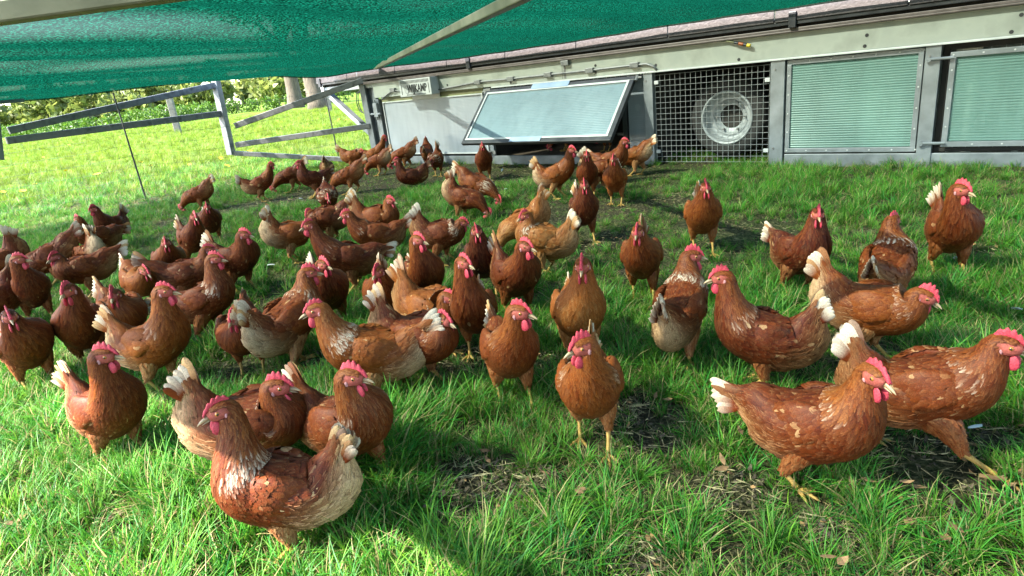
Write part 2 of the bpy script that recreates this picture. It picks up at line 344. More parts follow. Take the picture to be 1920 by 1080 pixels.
def sow(x, y, kindset, smin, smax, keep_worn=True):
    n = len(x); nz = vnoise(x, y, 2.6, 1) * .6 + vnoise(x, y, 7.5, 2) * .5; keep = np.ones(n, bool); worn = np.zeros(n)
    for (c, r) in bare: worn = np.maximum(worn, np.exp(-(((x - c[0]) ** 2 + (y - c[1]) ** 2) / (r * r))))
    s_ = (x - FO[0]) * FD[0] + (y - FO[1]) * FD[1]; w_ = (x - FO[0]) * FN[0] + (y - FO[1]) * FN[1]
    inside = (w_ < -.05) & (s_ > -4.2)
    keep &= ~(inside & ((w_ < -.7) | (s_ < -.05) | (s_ > 1.1)))
    keep &= rng.random(n) > worn * .82
    near_coop = np.clip(1 - np.abs(w_ - .4) / .8, 0, 1) * (s_ < .6) * (s_ > -4.3); keep &= rng.random(n) > near_coop * .7
    lush = np.clip(.5 + .55 * nz - worn * .9 - near_coop * .5, 0, 1)
    sz = smin + (smax - smin) * lush
    if kindset == 'near': idx = np.where(rng.random(n) < .12 + .85 * lush, rng.integers(0, 7, n), rng.integers(7, 12, n))
    else: idx = rng.integers(12, 16, n)
    fa = vnoise(x, y, 1.4, 5) * 2.6 + .3; til = .12 + .62 * np.abs(vnoise(x, y, 2.1, 6))
    rot = np.stack([-np.sin(fa) * til + rng.normal(0, .12, n), np.cos(fa) * til + rng.normal(0, .12, n), rng.uniform(0, 6.283, n)], 1)
    z = terrain(x, y)
    pts.append(np.stack([x, y, z], 1)[keep]); ats.append(rot[keep]); ids.append(idx[keep]); scl.append((sz * rng.uniform(.8, 1.2, n))[keep])
x, y = plant(7500, -9, 9, .5, 2.6); sow(x, y, 'near', .32, .95)
x, y = plant(18000, -9, 6, 2.6, 7.4); sow(x, y, 'near', .24, .74)
x, y = plant(8000, -9, .5, 7.4, 11.5); sow(x, y, 'near', .5, 1.05)
x, y = plant(16000, -26, -1, 8.5, 33); sow(x, y, 'far', .6, 1.05)
pts = np.concatenate(pts); ats = np.concatenate(ats); ids = np.concatenate(ids); scl = np.concatenate(scl)
gm = bpy.data.meshes.new('grass'); gm.vertices.add(len(pts)); gm.vertices.foreach_set('co', pts.astype(np.float32).ravel())
for nm, ty, dt, key in (('rot', 'FLOAT_VECTOR', ats, 'vector'), ('kind', 'INT', ids, 'value'), ('size', 'FLOAT', scl, 'value')):
    a = gm.attributes.new(nm, ty, 'POINT'); a.data.foreach_set(key, np.asarray(dt, np.int32 if ty == 'INT' else np.float32).ravel())
grass = bpy.data.objects.new('grass', gm); COL.objects.link(grass); gm.materials.append(M['grass'])
tag(grass, 'long green grass tufts covering the ground between the hens', 'grass', kind='stuff')
ng = bpy.data.node_groups.new('plant_tufts', 'GeometryNodeTree')
ng.interface.new_socket('Geometry', in_out='INPUT', socket_type='NodeSocketGeometry'); ng.interface.new_socket('Geometry', in_out='OUTPUT', socket_type='NodeSocketGeometry')
N_ = ng.nodes; gi = N_.new('NodeGroupInput'); gout = N_.new('NodeGroupOutput'); ip = N_.new('GeometryNodeInstanceOnPoints'); ci = N_.new('GeometryNodeCollectionInfo')
ci.inputs['Collection'].default_value = tcol; ci.inputs['Separate Children'].default_value = True; ci.inputs['Reset Children'].default_value = True
def named(nm, ty):
    q = N_.new('GeometryNodeInputNamedAttribute'); q.data_type = ty; q.inputs[0].default_value = nm; return q
na_, nk_, ns_ = named('rot', 'FLOAT_VECTOR'), named('kind', 'INT'), named('size', 'FLOAT')
L_ = ng.links; ip.inputs['Pick Instance'].default_value = True
L_.new(gi.outputs[0], ip.inputs['Points']); L_.new(ci.outputs[0], ip.inputs['Instance'])
L_.new(nk_.outputs[0], ip.inputs['Instance Index']); L_.new(ns_.outputs[0], ip.inputs['Scale'])
e2r = N_.new('FunctionNodeEulerToRotation'); L_.new(na_.outputs[0], e2r.inputs[0]); L_.new(e2r.outputs[0], ip.inputs['Rotation'])
L_.new(ip.outputs[0], gout.inputs[0])
md = grass.modifiers.new('tufts', 'NODES'); md.node_group = ng

# leaf litter and straw on the scratched places (countless scraps)
R = np.random.default_rng(5); V, F, C = [], [], []
def scrap(p, a, ln, wd, col, curl):
    d = np.array([math.cos(a), math.sin(a), 0]); s = np.array([-d[1], d[0], 0]); k = len(V); up = np.array([0, 0, 1.0])
    for t, ww, zz in ((0, .1, 0), (.35, 1, .25), (.7, .8, .3), (1, .08, 1.0)):
        for sg in (-1, 1): V.append(p + d * ln * (t - .5) + s * sg * wd * .5 * ww + up * (.004 + curl * zz * ln + R.random() * .004)); C.append(col * R.uniform(.8, 1.2))
    for q in range(3): F.append((k + 2 * q, k + 2 * q + 1, k + 2 * q + 3, k + 2 * q + 2))
for (c, r) in bare:
    for _ in range(int(120 + 260 * min(r, .4))):
        a = R.uniform(0, 6.28); rr = r * 1.3 * math.sqrt(R.random()); x_, y_ = c[0] + rr * math.cos(a), c[1] + rr * math.sin(a)
        p = np.array([x_, y_, float(terrain(x_, y_)) + R.uniform(0, .02)])
        if R.random() < .45: scrap(p, R.uniform(0, 6.28), R.uniform(.006, .018), R.uniform(.005, .012), np.array([.075, .058, .038]) * R.uniform(.4, 1.5), R.uniform(.2, .9))
        elif R.random() < .06: scrap(p, R.uniform(0, 6.28), R.uniform(.012, .026), R.uniform(.007, .014), np.array([.30, .17, .075]) * R.uniform(.5, 1.4), R.uniform(-.1, .4))
        else: scrap(p, R.uniform(0, 6.28), R.uniform(.02, .075), R.uniform(.0010, .0026), np.array([.34, .29, .15]) * R.uniform(.5, 1.1), R.uniform(0, .15))
for px_, py_ in [(330, 990), (290, 975), (30, 1010), (50, 1005), (560, 985), (1560, 1080), (1010, 920), (1100, 960), (1640, 930), (1710, 930), (1845, 925), (1870, 930), (1790, 1030), (1700, 1010), (1330, 905), (920, 870), (1420, 830), (1230, 770), (1500, 680), (1470, 640)]:
    for _ in range(2):
        P = at_z(px_ + R.normal(0, 14), py_ + R.normal(0, 8)); P[2] = R.uniform(.02, .045)
        scrap(P, R.uniform(0, 6.28), R.uniform(.022, .04), R.uniform(.010, .02), np.array([.22, .13, .065]) * R.uniform(.5, 1.2), R.uniform(.0, .4))
lo = link('leaf_litter', np.array(V), F, 'dryleaf', cols=np.array(C)); tag(lo, 'dry brown leaf scraps and straw lying in the scratched grass', 'leaf litter', kind='stuff')

# ------------------------------------------------------------------ mobile henhouse
coop = empty('mobile_henhouse', (0, 0, 0)); tag(coop, 'long mobile henhouse with galvanised skirt, translucent panels and brown cladding', 'henhouse')
def part(name, mat, boxes, parent=coop, bevel=.003):
    b = MB()
    for q in boxes: b.fbox(*q)
    return b.build(name, mat, parent, bevel=bevel)
SR = 5.2                                                           # right end, out of view
def holes(pts, parent, r=.013):
    for (s, z) in pts:
        b = MB(); k = 12; c = fp(s, z, .0475)
        b.tube([fp(s, z, .030), fp(s, z, .0478)], r, k); b.build('bolt_hole', 'black', parent)
beam = part('beam', 'cream_steel', [(-4.10, SR, .862, 1.048, .005, .045)])
holes([(1.75, .89), (1.76, .965), (.80, .885), (.03, .91), (3.0, .89), (3.0, .965), (-.62, .90), (-.62, .965), (-1.72, .885), (-1.72, .93), (-2.7, .93), (2.62, .885), (2.66, .985)], beam)
part('beam_flange', 'white', [(-2.0, SR, .846, .8615, .0, .062)])
part('end_beam', 'white', [(-5.25, -4.10, 1.00, 1.075, -.02, .04)])
part('ledge', 'ledge', [(-4.3, SR, 1.0485, 1.062, -.05, .085), (-4.3, SR, 1.0622, 1.082, .068, .085)])
part('gap_shade', 'dark', [(-5.2, SR, 1.063, 1.16, -.12, .02)])  # near-black strip painting the shade of the gap below the cladding
# cladding boards, one by one
edges = [-5.28, -4.55, -3.55, -2.62, -1.72, -.80, .18, 1.10, 2.02, 2.95, 3.9, SR]
for a_, b_ in zip(edges[:-1], edges[1:]):
    for r_ in range(3):
        z0 = 1.135 + r_ * .20; bb = MB()
        sh = .03 + r_ * .012
        bb.hexa([fp(a_ + .004, z0, .075), fp(a_ + .004, z0, .10), fp(b_ - .004, z0, .10), fp(b_ - .004, z0, .075), fp(a_ + .004, z0 + .197, .052), fp(a_ + .004, z0 + .197, .078), fp(b_ - .004, z0 + .197, .078), fp(b_ - .004, z0 + .197, .052)])
        bb.build('cladding_board', 'clad', coop, bevel=.003)
part('cladding_rail', 'black', [(-5.2, SR, 1.105, 1.134, .02, .09)])
for s_ in (-2.27, 1.24, -5.2, 4.4): part('roof_bracket', 'black', [(s_ - .028, s_ + .028, 1.083, 1.20, .0862, .112)])
# roof and upper body, out of sight behind the net
bb = MB(); bb.hexa([fp(-5.3, 1.74, .10), fp(-5.3, 1.74, -3.4), fp(SR, 1.74, -3.4), fp(SR, 1.74, .10), fp(-5.3, 1.78, .10), fp(-5.3, 2.3, -3.4), fp(SR, 2.3, -3.4), fp(SR, 1.78, .10)]); bb.build('roof', 'ledge', coop)
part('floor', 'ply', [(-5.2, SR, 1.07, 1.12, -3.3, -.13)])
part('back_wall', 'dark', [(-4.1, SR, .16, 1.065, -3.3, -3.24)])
part('side_wall', 'clad', [(-5.2, -5.16, 1.12, 1.73, -3.3, .03)])
# posts and sill
part('sill', 'galv', [(-4.05, -.105, -.02, .088, -.01, .035)]); part('sill', 'galv', [(1.19, SR, -.03, .088, -.01, .035)])
for a_, b_ in ((-.105, -.012), (1.065, 1.178), (2.145, 2.24), (-4.13, -4.03), (3.35, 3.45)):
    pz = part('post', 'galv', [(a_, b_, -.03, .845, -.02, .047)])
    for zz in (.14, .78):
        bt = MB(); bt.tube([fp((a_ + b_) / 2 - .02, zz, .040), fp((a_ + b_) / 2 - .02, zz, .054)], .008, 8); bt.build('bolt', 'galvd', pz)
def ribbed(s0, s1, z0, z1, w, pitch, amp, mat, parent, name='sheet', tiltv=None):
    nz = int((z1 - z0) / pitch) * 4; zz = np.linspace(z0, z1, nz + 1); ww = w + amp * np.abs(np.sin((zz - z0) / pitch * math.pi)) ** .6
    ss = np.linspace(s0, s1, 9); V = []
    for q, z in enumerate(zz):
        for s_ in ss: V.append(fp(s_, z, ww[q] + .002 * math.sin(s_ * 5 + z * 3)) if tiltv is None else tiltv(s_, z, ww[q]))
    k = len(ss); F = [(q * k + j, q * k + j + 1, (q + 1) * k + j + 1, (q + 1) * k + j) for q in range(nz) for j in range(k - 1)]
    return link(name, V, F, mat, parent, smooth_=True)
def rivets(pts, parent):
    for (s_, z, w_) in pts:
        b = MB(); b.tube([fp(s_, z, w_), fp(s_, z, w_ + .003)], .006, 8); b.build('rivet', 'white', parent)
def frame(s0, s1, z0, z1, w0, w1, t, mat, parent, name='frame'):
    b = MB(); b.fbox(s0, s1, z1 - t, z1, w0, w1); b.fbox(s0, s1, z0, z0 + t, w0, w1); b.fbox(s0, s0 + t, z0 + t, z1 - t, w0, w1); b.fbox(s1 - t, s1, z0 + t, z1 - t, w0, w1)
    return b.build(name, mat, parent, bevel=.002)
# fixed ribbed panel
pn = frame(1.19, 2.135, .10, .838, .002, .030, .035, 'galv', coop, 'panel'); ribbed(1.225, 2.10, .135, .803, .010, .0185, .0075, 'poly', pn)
rivets([(1.207 + i * .155, z, .030) for i in range(7) for z in (.117, .822)] + [(s_, .12 + i * .15, .030) for i in range(1, 5) for s_ in (1.207, 2.118)], pn)
# right-hand door standing slightly open, with wire behind it
part('door_reveal', 'dark', [(2.245, 3.34, .092, .12, -.09, -.02), (2.245, 2.285, .12, .845, -.09, -.02), (2.285, 3.34, .805, .845, -.09, -.02)])
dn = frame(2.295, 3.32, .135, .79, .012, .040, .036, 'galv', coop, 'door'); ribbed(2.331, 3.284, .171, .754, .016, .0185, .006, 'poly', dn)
rivets([(2.313 + i * .17, z, .040) for i in range(6) for z in (.153, .772)] + [(2.313, .15 + i * .13, .040) for i in range(1, 5)], dn)
for zz in (.165, .755):
    b = MB(); b.tube([fp(2.17, zz, .047), fp(2.17, zz, .075)], .018, 10); b.tube([fp(2.16, zz, .066), fp(2.32, zz, .06)], .011, 8); b.build('hinge', 'galv', dn)
b = MB()
for q in range(12): b.tube([fp(2.36 + q * .08, .12, -.03), fp(2.36 + q * .08, .85, -.03)], .0018, 5)
b.build('wire_screen', 'meshwire', coop)
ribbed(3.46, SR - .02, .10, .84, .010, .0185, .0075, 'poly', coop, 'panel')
# wire mesh over the wheel bay
b = MB()
for q in range(22): b.tube([fp(q * .05 - .001, .02, .012), fp(q * .05 - .001, .822, .012)], .0017, 6)
for q in range(17): b.tube([fp(-.001, .02 + q * .05, .0165), fp(1.05, .02 + q * .05, .0165)], .0017, 6)
mp_ = b.build('wire_mesh', 'meshwire', coop)
for s_, z in ((.02, .755), (.02, .12), (1.035, .70), (1.035, .12)): 
    b = MB(); b.fbox(s_ - .022, s_ + .022, z - .016, z + .016, .021, .033); b.build('clip', 'white', mp_, bevel=.004)
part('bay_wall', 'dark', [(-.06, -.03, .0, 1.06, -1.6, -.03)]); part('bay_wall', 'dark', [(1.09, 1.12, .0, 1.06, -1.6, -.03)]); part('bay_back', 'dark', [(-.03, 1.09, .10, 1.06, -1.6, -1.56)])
# wheel behind the mesh
wh = empty('wheel', (0, 0, 0)); wh.parent = coop
def lathe(prof, name, mat, parent, c=(.60, .385), k=40):
    V, F = [], []
    for (r, w_) in prof:
        for q in range(k): a = 2 * math.pi * q / k; V.append(fp(c[0] + r * math.cos(a), c[1] + r * math.sin(a), w_))
    n = len(prof); F = [(i * k + q, i * k + (q + 1) % k, (i + 1) * k + (q + 1) % k, (i + 1) * k + q) for i in range(n - 1) for q in range(k)]
    return link(name, V, F, mat, parent, smooth_=True)
lathe([(.235, -.20), (.30, -.19), (.345, -.215), (.36, -.26), (.36, -.38), (.33, -.42), (.24, -.42)], 'tyre', 'rubber', wh)
lathe([(.215, -.34), (.218, -.20), (.232, -.185), (.240, -.190), (.242, -.205)], 'rim', 'rim', wh)
lathe([(.214, -.225), (.200, -.27), (.165, -.285), (.160, -.275), (.155, -.30), (.105, -.315)], 'disc', 'rim', wh)
lathe([(.104, -.312), (.095, -.33), (.05, -.34), (.001, -.342)], 'hub', 'dark', wh)
for q in range(6):
    a = q * math.pi / 3; b = MB(); b.tube([fp(.60 + .13 * math.cos(a), .385 + .13 * math.sin(a), -.305), fp(.60 + .13 * math.cos(a), .385 + .13 * math.sin(a), -.28)], .010, 6); b.build('wheel_nut', 'galvd', wh)
# bay with the raised flap: litter floor, dark back, milky partition
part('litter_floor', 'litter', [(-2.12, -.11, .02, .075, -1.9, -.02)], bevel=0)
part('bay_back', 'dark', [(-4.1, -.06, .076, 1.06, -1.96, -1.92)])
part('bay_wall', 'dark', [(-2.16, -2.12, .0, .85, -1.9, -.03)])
ribbed(-.36, -.112, .10, .84, -.10, .02, .003, 'polyw', coop, 'partition')
part('door_post', 'black', [(-.42, -.37, .076, .85, -.15, -.08)])
part('perch', 'galvd', [(-.62, -.13, .24, .262, -.62, -.30)])
b = MB()
for q in range(32): b.tube([fp(-1.95 + q * .05, .80, -.03), fp(-1.95 + q * .05, .872, -.03)], .0016, 5)
b.tube([fp(-1.95, .835, -.03), fp(-.4, .835, -.03)], .0016, 5); b.build('wire_screen', 'meshwire', coop)
# raised flap, hinged along its top edge
hz, hw = .822, .055; fa = math.radians(45.5); fl_ = .735; fs0, fs1 = -2.07, -.17
def flapP(s_, d_, off=0.0): return fp(s_, hz - d_ * math.sin(fa) + off * math.cos(fa), hw + d_ * math.cos(fa) + off * math.sin(fa))
def fbar(b, s0, s1, d0, d1, o0, o1): b.hexa([flapP(a_, c_, e_) for e_ in (o0, o1) for a_, c_ in ((s0, d0), (s0, d1), (s1, d1), (s1, d0))])
flap = empty('flap', (0, 0, 0)); flap.parent = coop
b = MB(); fbar(b, fs0, fs1, 0, .045, -.02, .02); fbar(b, fs0, fs1, fl_ - .045, fl_, -.02, .02); fbar(b, fs0, fs0 + .04, .045, fl_ - .045, -.02, .02); fbar(b, fs1 - .045, fs1, .045, fl_ - .045, -.02, .02); b.build('frame', 'black', flap, bevel=.004)
b = MB(); i0, i1 = fs0 + .04, fs1 - .045; fbar(b, i0, i1, .045, .066, .0, .023); fbar(b, i0, i1, fl_ - .066, fl_ - .045, .0, .023); fbar(b, i0, i0 + .02, .066, fl_ - .066, .0, .023); fbar(b, i1 - .024, i1, .066, fl_ - .066, .0, .023); b.build('inner_frame', 'white', flap, bevel=.002)
nz = 120; dd = np.linspace(.06, fl_ - .06, nz + 1); ss = np.linspace(i0 + .012, i1 - .012, 21); V = [flapP(s_, d_, .006 + .0012 * math.sin(q * math.pi / 2) + .003 * math.sin(s_ * 3.1 + d_ * 2)) for q, d_ in enumerate(dd) for s_ in ss]
k = len(ss); link('sheet', V, [(q * k + j, (q + 1) * k + j, (q + 1) * k + j + 1, q * k + j + 1) for q in range(nz) for j in range(k - 1)], 'polyd', flap, smooth_=True)
b = MB(); fbar(b, -1.40, -.92, -.012, .055, .0232, .027); b.build('plate', 'blueplate', flap); b = MB(); fbar(b, -1.38, -.98, fl_ - .062, fl_ - .006, .0232, .027); b.build('plate', 'blueplate', flap)
for s_ in (fs0 - .01, fs1 + .01):
    b = MB(); b.tube([flapP(s_, -.02), flapP(s_, .05)], .018, 10); b.tube([flapP(s_ - .05, .01), flapP(s_ + .05, .01)], .012, 8); b.build('hinge', 'galvd', flap)
# white panel left of the flap, its shaded gaps and corner fittings
part('top_gap_shade', 'olive', [(-4.0, -2.16, .805, .8615, -.005, .012)], bevel=0)  # olive strip over the top gap, its shade put into the colour
lp = frame(-3.975, -2.175, .115, .803, .004, .03, .014, 'white', coop, 'panel'); ribbed(-3.96, -2.19, .13, .79, .012, .0165, .0010, 'polyw', lp)
part('gap_shade', 'dark', [(-4.0, -2.13, .089, .1145, -.05, -.01)], bevel=0)  # dark strip, shade of the bottom gap given as colour
b = MB(); b.fbox(-2.15, -2.09, .02, .845, -.01, .03); b.build('post', 'galv', coop, bevel=.003)
b = MB(); b.tube([fp(-2.13, .13, .03), fp(-2.13, .13, .08)], .018, 8); b.fbox(-2.18, -2.06, .11, .15, .031, .045); b.build('latch', 'galvd', coop)
b = MB(); b.fbox(-4.12, -4.04, .62, .80, .048, .085); b.tube([fp(-4.20, .66, .07), fp(-4.0, .66, .07)], .016, 8); b.tube([fp(-4.08, .58, .07), fp(-4.08, .84, .07)], .014, 8); b.build('latch', 'galv', coop, bevel=.004)
# sign box
sg_ = MB(); sg_.fbox(-3.41, -2.84, .845, 1.045, .0455, .185); sign = sg_.build('sign_box', 'white', coop, bevel=.005)
part('mounting_plate', 'white', [(-3.36, -2.86, .795, .8445, .032, .037)], sign)
def fslot(s0, s1, z0, z1): 
    b = MB(); b.fbox(s0, s1, z0, z1, .1852, .1868); b.build('slot', 'ink', sign)
for q in range(23): 
    s_ = -3.37 + q * .0222; fslot(s_, s_ + .009, .998, 1.033); 
    if 3 < q < 20: fslot(s_, s_ + .009, .856, .872)
for q in (0, 22): 
    s_ = -3.37 + q * .0222; fslot(s_, s_ + .009, .870, .985)
tx = bpy.data.curves.new('lettering', 'FONT'); tx.body = 'WIJKAMP'; tx.size = .112; tx.offset = .0022; tx.extrude = .0012; tx.align_x = 'LEFT'; tx.space_character = .96
to = bpy.data.objects.new('lettering', tx); COL.objects.link(to)
ex = Vector(FD); ez = Vector((0, 0, 1)); en = Vector(FN)
P = fp(-3.262, .894, .1868); to.matrix_world = Matrix(((ex[0], ez[0], en[0], P[0]), (ex[1], ez[1], en[1], P[1]), (ex[2], ez[2], en[2], P[2]), (0, 0, 0, 1)))
bpy.context.view_layer.update(); dg = bpy.context.evaluated_depsgraph_get(); me = bpy.data.meshes.new_from_object(to.evaluated_get(dg)); mw = to.matrix_world.copy(); me.transform(mw); bpy.data.objects.remove(to)
xs = np.array([(np.array(v.co) - FO) @ FD for v in me.vertices]); wid = xs.max() - xs.min(); f_ = .352 / wid
for v in me.vertices:
    p = np.array(v.co); s_ = (p - FO) @ FD; v.co = p + FD * ((s_ - xs.min()) * f_ + (-3.262) - s_) + np.array([0, 0, (p[2] - .894) * .12])
me.materials.clear(); me.materials.append(M['ink']); lt = bpy.data.objects.new('lettering', me); COL.objects.link(lt); lt.parent = sign
b = MB(); b.tube([fp(-3.275 + .033 * math.cos(a), .925 + .045 * math.sin(a), .1872) for a in np.linspace(0.9, 5.9, 26)] + [fp(-3.245, .878, .1872)], .0012, 6); b.build('logo_ring', 'ink', sign)
# drive rod with its couplings above the flap
rod = [hit(x, y, .06) for x, y in [(716, 186), (737, 169), (770, 174), (800, 172), (850, 163), (896, 154), (958, 148), (1028, 140), (1106, 132), (1190, 122), (1212, 120), (1225, 124), (1231, 131)]]
b = MB(); b.tube([fp(s_, z, .062) for s_, z in rod], .010, 8); rd = b.build('drive_rod', 'galvd', coop, smooth_=True)
for x_, y_ in ((737, 169), (896, 154), (958, 148), (1028, 140), (1106, 132), (1190, 122), (916, 170), (1060, 118)):
    s_, z = hit(x_, y_, .06); b = MB(); b.fbox(s_ - .045, s_ + .045, z - .024, z + .024, .0455, .082); b.build('coupling', 'galvd', rd, bevel=.004)
b = MB(); s_, z = hit(1058, 120, .046); b.fbox(s_ - .012, s_ + .012, .87, 1.03, .0456, .0475); b.fbox(s_ - .035, s_ - .028, .87, 1.03, .0456, .0475); b.build('bracket', 'galvd', coop)
# left end: brace, end post, loops of cable
A_, B_ = hit(612, 172, -.05), hit(694, 248, -.05)
b = MB(); b.bar(fp(A_[0], A_[1], -.05), fp(B_[0] + .15, B_[1] - .10, -.05), .06, .09, up=FN); b.build('brace', 'galv', coop, bevel=.004)
b = MB(); b.fbox(-5.27, -5.20, .98, 1.30, -.04, .05); b.build('end_post', 'white', coop, bevel=.004)
b = MB(); b.fbox(-4.30, -4.14, .05, 1.0, -.06, .0); b.build('end_panel', 'galv', coop, bevel=.004)
for k in range(2):
    b = MB(); b.tube([fp(-4.42 + .04 * k - .10 * math.sin(a), .83 - .14 * math.cos(a) * (1 + .1 * k), .03) for a in np.linspace(0.1, 3.2, 18)], .006, 6); b.build('cable', 'black', coop, smooth_=True)
# tool left lying on the ledge
tool = empty('screwdriver', (0, 0, 0)); tag(tool, 'orange and black screwdriver with yellow end stuck under the brown ledge', 'screwdriver')
ta, tb = hit(1362, 77, .075), hit(1407, 86, .075); TA, TB = fp(*ta, .075), fp(*tb, .075)
def seg_(f0, f1, r, mat, nm): 
    b = MB(); b.tube([TA + (TB - TA) * f for f in np.linspace(f0, f1, 5)], r, 10); b.build(nm, mat, tool, smooth_=True)
seg_(0, .34, .006, 'olive', 'shaft'); seg_(.34, .52, .012, 'black', 'grip'); seg_(.52, .72, .0135, 'orange', 'handle'); seg_(.72, .86, .0125, 'black', 'collar'); seg_(.86, 1.0, .0145, 'yellow', 'cap')

# boards standing inside, seen dimly through the ribbed panels
for a_, b_, mt_ in ((1.22, 1.30, 'white'), (1.46, 1.50, 'galvd'), (1.74, 1.98, 'cream_steel'), (2.30, 2.46, 'cream_steel'), (2.70, 2.74, 'white'), (2.95, 3.3, 'ply')): part('inner_board', mt_, [(a_, b_, .06, 1.06, -.22, -.20)])
part('inner_back', 'galvd', [(1.13, SR, .06, 1.06, -.62, -.60)])

# ------------------------------------------------------------------ shade structure
fr_ = empty('tube_structure', (0, 0, 0)); tag(fr_, 'galvanised tube frame carrying the green shade net beside the henhouse', 'frame')
PA = np.array([-1.65, 8.93, 0.0]); PM = np.array([-3.53, 8.72, 0.0]); PB = np.array([-5.15, 7.0, 0.0])
def vplane(x, y, p, q):
    d_ = q - p; n_ = np.array([d_[1], -d_[0], 0]); v = ray(x, y); t = ((p - CAM) @ n_) / (v @ n_); return CAM + v * t
a_ = lambda x, y: vplane(x, y, PA, PM)
l_ = lambda x, y: vplane(x, y, PM, PB)
def tb_(name, p, q, wd=.075, hg=.075, mat='galv'): b = MB(); b.bar(p, q, wd, hg, up=(0.3, .9, .05) if abs((q - p)[2]) > .6 * np.linalg.norm(q - p) else (0, 0, 1)); return b.build(name, mat, fr_, bevel=.006)
top = np.array([-1.70, 8.98, 1.27]); bot = vplane(707, 292, PA, PM); bot[2] = -.02
tb_('post', bot, top, .085, .085)
tb_('post', a_(434, 290), a_(404, 150), .085, .085)
tb_('rail', a_(441, 236), a_(688, 148), .07, .075, 'galvd'); tb_('rail', a_(442, 272), a_(694, 236), .07, .07, 'galvd'); tb_('rail', a_(437, 287), a_(700, 302), .06, .06, 'galvd')
tb_('rail', l_(16, 245), l_(402, 160), .07, .075, 'galvd'); tb_('rail', l_(12, 264), l_(414, 213), .07, .075, 'galvd')
tb_('post', l_(-4, 300), l_(-14, 215), .085, .085)
r1a, r1b = at_z(704, 127, 1.235), at_z(955, 4, 1.245); tb_('rafter', r1a, r1b + (r1b - r1a) * .75, .055, .045, 'paletube')
r2a, r2b = at_z(0, 24, 1.235), at_z(230, -8, 1.235); r2d = r2b - r2a; tb_('rafter', r2a - r2d * 6, r2b + r2d * 7, .05, .05, 'paletube')
for s_, w_ in ((5.6, .3), (5.6, 6.2), (2.0, 6.05), (-4.9, 6.03)):   # legs out of view that carry the far side
    P = fp(s_, 0, w_); tb_('post', P + [0, 0, -.03], P + [0, 0, 1.27], .08, .08)
for q0, q1 in ((fp(5.6, 1.262, .3), fp(5.6, 1.262, 6.2)), (fp(-4.9, 1.262, 6.03), fp(-5.35, 1.262, 3.6)), (fp(5.6, 1.262, 6.03), fp(-4.9, 1.262, 6.03))): tb_('rail', q0, q1, .05, .05)
# the net: one sagging, wrinkled cloth
ns_, nw_ = 220, 150; S_ = np.linspace(-5.35, 5.7, ns_); W_ = np.linspace(.16, 6.08, nw_)
SS, WW = np.meshgrid(S_, W_, indexing='xy')
left = np.interp(W_, [0, .2, 3.7, 6.4], [.55, .45, -.25, -.1])[:, None] * smooth(2.0, -5.35, SS) ; SS = SS + left
edge = smooth(-3.6, -5.2, SS)                                       # towards the open end
z_ = 1.292 + .012 * np.sin(SS * 1.1 + .4) - .035 * np.sin(np.clip((WW - .16) / 6.26, 0, 1) * math.pi) * smooth(-5.3, -3, SS) * 0
wr = np.sin(SS * 8.5 + 1.1 * np.sin(WW * .9) + .8 * np.sin(WW * 2.3 + SS)) * .019 + np.sin(SS * 3.4 + .8 * np.sin(WW * .7 + 1)) * .020 + np.sin(SS * 19 + 2 * np.sin(WW * 1.3)) * .0025 * (.4 + .6 * np.sin(SS * 1.7 + WW))
wr = wr * (.12 + .88 * smooth(.3, 1.3, WW)); z_ = z_ + wr + .0006 * np.sin(SS * 40 + WW * 9) * np.sin(WW * 33)
z_ = np.where(WW < .17 + 0 * WW, z_, z_) - .07 * smooth(1.2, .16, WW) * smooth(6, 3, SS)        # runs down to its tie line by the henhouse
z_ = z_ - .020 * edge
V = [fp(SS[i_, j_], z_[i_, j_], WW[i_, j_]) for i_ in range(nw_) for j_ in range(ns_)]
i_ = np.arange(nw_ - 1)[:, None]; j_ = np.arange(ns_ - 1)[None]
net = link('shade_net', np.array(V), np.stack([i_ * ns_ + j_, i_ * ns_ + j_ + 1, (i_ + 1) * ns_ + j_ + 1, (i_ + 1) * ns_ + j_], -1).reshape(-1, 4), 'net', smooth_=True)
tag(net, 'green woven shade net stretched over the hens on its tube frame', 'shade net')
hemV = [V[i2 * ns_] for i2 in range(nw_)]
b = MB(); b.tube([np.array(v) - [0, 0, .006] for v in hemV], .010, 6); b.build('hem', 'net', net, smooth_=True)
b = MB(); b.tube([np.array(V[j2]) - [0, 0, .006] for j2 in range(ns_)], .008, 6); b.build('hem', 'net', net, smooth_=True)

